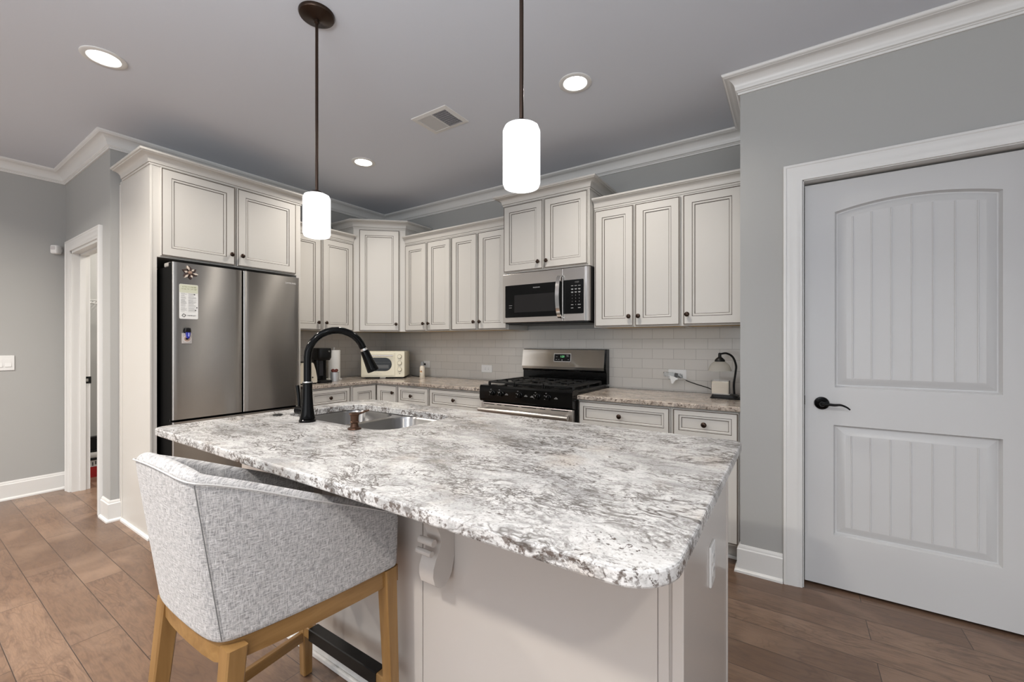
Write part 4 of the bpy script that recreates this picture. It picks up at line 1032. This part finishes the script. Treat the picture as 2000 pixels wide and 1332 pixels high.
def switch():
    t = thing('light_switch', 'white double rocker light switch plate on the far left wall', 'light switch', (LX + .0005, .580, 1.104), PI / 2)
    m = MB(); m.prism(rrect(-.058, .058, -.060, .060, .004, 3), lambda a, b, c: (a, -c, b), 0, .006, bev=.002); m.build('cover_plate', WHITEP, t, smooth=30)
    for x in (-.023, .023):
        m = MB(); m.loops([[(x + a, -y, z) for a in (-.0165, .0165)] for y, z in ((.0058, -.033), (.0105, -.031), (.0070, 0), (.0068, .033), (.0055, .034))], closed=False); m.build('rocker', WHITEP, t)
switch()
def sensor():
    t = thing('motion_sensor', 'small white motion sensor high in the corner beside the doorway casing', 'sensor', (LX + .010, .885, 2.065), math.radians(35))
    m = MB(); m.loops([[(a * s, y, b * s) for a, b in rrect(-.028, .028, -.038, .038, .012, 5)] for y, s in ((.0, .9), (-.008, 1.0), (-.030, 1.0), (-.042, .93), (-.046, .80))], cap0=True, cap1=True); m.build('case', WHITEP, t, smooth=40)
    m = MB(); m.prism(rrect(-.018, .018, -.004, .026, .006, 4), lambda a, b, c: (a, -.046 - c, b), -.001, .002); m.build('lens', paint('lens_grey', (.52, .50, .50), .4), t)
    m = MB(); m.box(-.010, .010, -.002, .022, -.012, .012); m.build('bracket', WHITEP, t)
sensor()

# ---------------------------------------------------------------- ceiling: downlights, vent, pendants
lab = ['recessed ceiling light at upper left, above the refrigerator side', 'recessed ceiling light right of the pendant with the long rod', 'recessed ceiling light nearest the far corner of the kitchen']
for (x, y), l in zip(CANS, lab):
    t = thing('downlight', l, 'ceiling light', (x, y, CE), 0, 'recessed ceiling lights')
    m = MB(); m.lathe([(.092, 0), (.092, -.004), (.086, -.007), (.068, -.006), (.063, -.001)], seg=36, cap=False); m.build('trim_ring', TRIM, t, smooth=40)
    m = MB(); m.lathe([(.0, -.0025), (.066, -.0025)], seg=36, cap=False); m.build('lens', LAMPON, t)
def vent():
    t = thing('ceiling_vent', 'white square air vent in the ceiling, half of it an open grille', 'vent', (-1.948, 2.075, CE))
    a, b = .152, .118
    m = MB(); o_ = rrect(-a, a, -b, b, .004, 2); i_ = rrect(-.118, .122, -.088, .088, .002, 2)
    m.loops([[(x, y, 0) for x, y in o_], [(x, y, -.004) for x, y in offset_poly(o_, .002)], [(x, y, -.007) for x, y in i_], [(x, y, -.001) for x, y in i_]]); m.box(.000, .008, -.088, .088, -.007, -.001); m.build('frame', TRIM, t)
    m = MB(); m.box(-.118, .0, -.088, .088, -.005, -.0005); m.build('blank_panel', paint('vent_grey', (.52, .52, .52), .5), t)
    m = MB(); m.box(.008, .122, -.088, .088, -.0012, -.0004); m.build('duct_opening', DARK, t)
    g = paint('grille_grey', (.33, .33, .35), .5)
    m = MB()
    for i in range(11): m.bar((.014 + i * .0102, -.088, -.004), (.014 + i * .0102, .088, -.004), .0024, .005)
    for i in range(9): m.bar((.008, -.080 + i * .020, -.0035), (.122, -.080 + i * .020, -.0035), .003, .004)
    m.build('grille', g, t)
    m = MB(); m.box(.1225, .128, -.04, .05, -.0095, -.0065); m.build('damper_lever', TRIM, t)
vent()
def pendant(x, y, label):
    t = thing('pendant_light', label, 'pendant light', (x, y, CE), 0, 'pendant lights over the island')
    m = MB(); m.lathe([(.075, 0), (.076, -.006), (.072, -.014), (.058, -.020), (.020, -.026), (.012, -.030)], seg=36); m.build('canopy', BRONZE, t, smooth=40)
    m = MB(); m.lathe([(.011, -.028), (.011, -.042), (.0066, -.046), (.0066, -.790), (.010, -.793), (.012, -.798)], seg=16); m.build('rod', BRONZE, t, smooth=40)
    m = MB(); m.lathe([(.010, -.792), (.022, -.796), (.030, -.803), (.033, -.812)], seg=24); m.build('shade_holder', BRONZE, t, smooth=40)
    m = MB(); m.lathe([(.020, -.808), (.040, -.809), (.052, -.815), (.0575, -.828), (.0575, -.985), (.053, -.997), (.040, -1.002), (.0, -1.003)], seg=36, cap=False); m.build('shade', OPAL, t, smooth=50)
pendant(-1.780, 1.100, 'pendant light hanging left, in front of the refrigerator cabinet')
pendant(-.695, 1.100, 'pendant light hanging right, above the middle of the island')

# ---------------------------------------------------------------- counter stool
def stool():
    cx = -1.310
    t = thing('counter_stool', 'grey tweed counter stool with wooden legs pulled up to the island', 'stool', (cx, .68, 0))
    oy = .68
    # outline (x, y, lean x, lean y, top z): right front round the back to left front
    half = [(.258, .925, .262, .930, .727), (.2575, .918, .2615, .923, .7303), (.250, .80, .254, .802, .787), (.236, .66, .240, .650, .853), (.218, .55, .220, .520, .912), (.203, .485, .200, .435, .945), (.190, .455, .186, .398, .956), (.160, .440, .156, .382, .963), (.105, .435, .102, .376, .969), (.035, .433, .034, .373, .973)]
    full = half + [(-a, b, -c, d, z) for a, b, c, d, z in reversed(half)]
    n = len(full)
    bot = [Vector((a, b)) for a, b, *_ in full]; top = [Vector((c, d)) for _, _, c, d, _ in full]
    def inner(P, k):
        out = []
        for i in range(len(P)):
            d = (P[min(i + 1, n - 1)] - P[max(i - 1, 0)]).normalized(); out.append(P[i] + Vector((-d.y, d.x)) * -k)
        return out
    sgn = 1
    th = .052
    ti, bi = inner(top, th), inner(bot, th)
    if (ti[n // 2] - top[n // 2]).y < 0: ti, bi = inner(top, -th), inner(bot, -th)
    rings = []; zb = .552
    for i in range(n):
        z1 = full[i][4]; A, B = bot[i], top[i]; C_, D_ = ti[i], bi[i]
        def P(u, v, z): q = u.lerp(v, (z - zb) / (z1 - zb)); return (q.x, q.y - oy, z)
        zi = .600
        sec = [P(A, B, zb), P(A, B, zb + .012)] + [P(A, B, zb + (z1 - zb) * k) for k in (.25, .5, .75)] + [P(A, B, z1 - .012)]
        q = B.lerp(C_, .12); sec.append((q.x, q.y - oy, z1 - .001)); q = B.lerp(C_, .5); sec.append((q.x, q.y - oy, z1 + .012)); q = B.lerp(C_, .88); sec.append((q.x, q.y - oy, z1 - .001))
        sec += [P(D_, C_, z1 - .014), P(D_, C_, zb + (z1 - zb) * .55), P(D_, C_, zi), P(D_, C_, zb)]
        rings.append(sec)
    m = MB(); m.loops(rings, cap0=True, cap1=True); sh = m.build('upholstered_shell', TWEED, t, smooth=80, sub=2)
    for rr in [rings[:]]:
        m = MB(); m.tube(smooth_path([Vector(r[5]) + Vector((0, 0, .004)) for r in rr], 3), .0022, 6); m.build('piping', PIPING, sh, smooth=80)
    for i in (6, n - 7):
        m = MB(); m.tube(smooth_path([Vector(p) for p in rings[i][1:6]], 3), .0012, 5); m.build('seam', SEAM, sh)
    # seat cushion
    seat = [(p.x * .985, p.y - oy) for p in bi]
    m = MB(); base_ = seat; m.loops([[(a, b, z) for a, b in offset_poly(base_, k)] for z, k in ((.556, .004), (.60, .0), (.655, .0), (.672, .008), (.678, .022))], cap0=True, cap1=True); m.build('seat_cushion', TWEED, t, smooth=60)
    # wooden frame
    ap = [(p.x * .955, p.y + .012) for p in bot]
    m = MB(); m.sweep([(a, b - oy) for a, b in ap], [(0, .500), (0, .551), (.024, .551), (.024, .500), (0, .500)], lambda a, b, h: (a, b, h)); m.build('apron', OAKY, t, smooth=40)
    m = MB(); m.box(-.21, .21, .885 - oy, .909 - oy, .500, .551); m.build('front_rail', OAKX, t)
    L = {}
    for nm, a, b in (('fr', (.231, .905, .552), (.246, .918, .004)), ('fl', (-.231, .905, .552), (-.246, .918, .004)), ('br', (.199, .476, .545), (.206, .425, .004)), ('bl', (-.176, .470, .545), (-.186, .415, .004))):
        a = Vector(a) - Vector((0, oy, 0)); b = Vector(b) - Vector((0, oy, 0)); L[nm] = (a, b)
        m = MB(); m.bar(a, b, .046, .046, up=(0, 1, 0), w2=.034, h2=.034, bev=.004); lg = m.build('leg', OAKZ, t)
        m = MB(); m.lathe([(.013, 0), (.013, .005)], Matrix.Translation((b.x, b.y, 0)), 12); m.build('glide', BLACKP, lg)
    def at(nm, z): a, b = L[nm]; k = (a.z - z) / (a.z - b.z); return a.lerp(b, k)
    for s in 'lr':
        m = MB(); m.bar(at('f' + s, .155), at('b' + s, .155), .022, .036, bev=.003); m.build('side_stretcher', OAKY, t)
    a, b = at('fl', .180), at('fr', .180)
    m = MB(); m.bar(a, b, .034, .040, bev=.003); fr = m.build('footrest', OAKX, t)
    m = MB(); u = (b - a).normalized(); m.bar(a + u * .052, b - u * .052, .040, .046, bev=.003); m.build('kick_plate', BLACKP, fr)
stool()

# ---------------------------------------------------------------- laundry glimpsed through the doorway
def shelf():
    t = thing('wire_shelf', 'white wire shelf high on the laundry wall', 'shelf', (-5.65, 1.75, 1.66))
    g = paint('wire_white', (.55, .55, .54), .4); m = MB()
    for i in range(52): m.tube([(.004, -.68 + i * .025, 0), (.30, -.68 + i * .025, 0)], .0018, 5)
    m.build('wire_deck', g, t)
    m = MB()
    for x, z in ((.004, -.004), (.15, -.004), (.30, 0), (.30, -.03)): m.tube([(x, -.69, z), (x, .62, z)], .004, 6)
    m.build('shelf_rail', g, t)
shelf()
def vacuum():
    t = thing('cleaning_appliance', 'white and black appliance with a curved handle above the red carton in the laundry', 'appliance', (-5.545, 1.180, .162), math.radians(80))
    m = MB(); m.box(-.10, .10, -.06, .06, 0, .018, bev=.005); m.build('foot', BLACKP, t)
    m = MB(); m.box(-.11, .11, -.06, .06, .020, .078, bev=.01); m.build('body', WHITEP, t, smooth=40)
    m = MB(); m.box(-.10, .10, -.061, .061, .080, .092, bev=.002); m.build('band', BLACKP, t)
    m = MB(); m.prism([(-.09, .094), (.09, .094), (.075, .14), (.04, .18), (-.01, .20), (.06, .215), (.07, .222), (-.04, .212), (-.085, .19)], lambda a, b, h: (a, h, b), -.035, .035); m.build('handle', BLACKP, t)
    t = thing('carton', 'red carton with a black and white label on the laundry floor', 'box', (-5.55, 1.185, 0), math.radians(80))
    m = MB(); m.box(-.10, .10, -.055, .055, 0, .10); m.build('box_body', RED, t)
    m = MB(); m.box(-.10, .10, -.055, .055, .10, .160); b = m.build('label_panel', PAPER, t)
    m = MB()
    for k in range(10): m.box(-.095 + .02 * k, -.087 + .02 * k, -.0555, -.0548, .108 + .01 * (k % 3), .150 - .008 * (k % 2))
    m.build('lettering', INK, b)
vacuum()
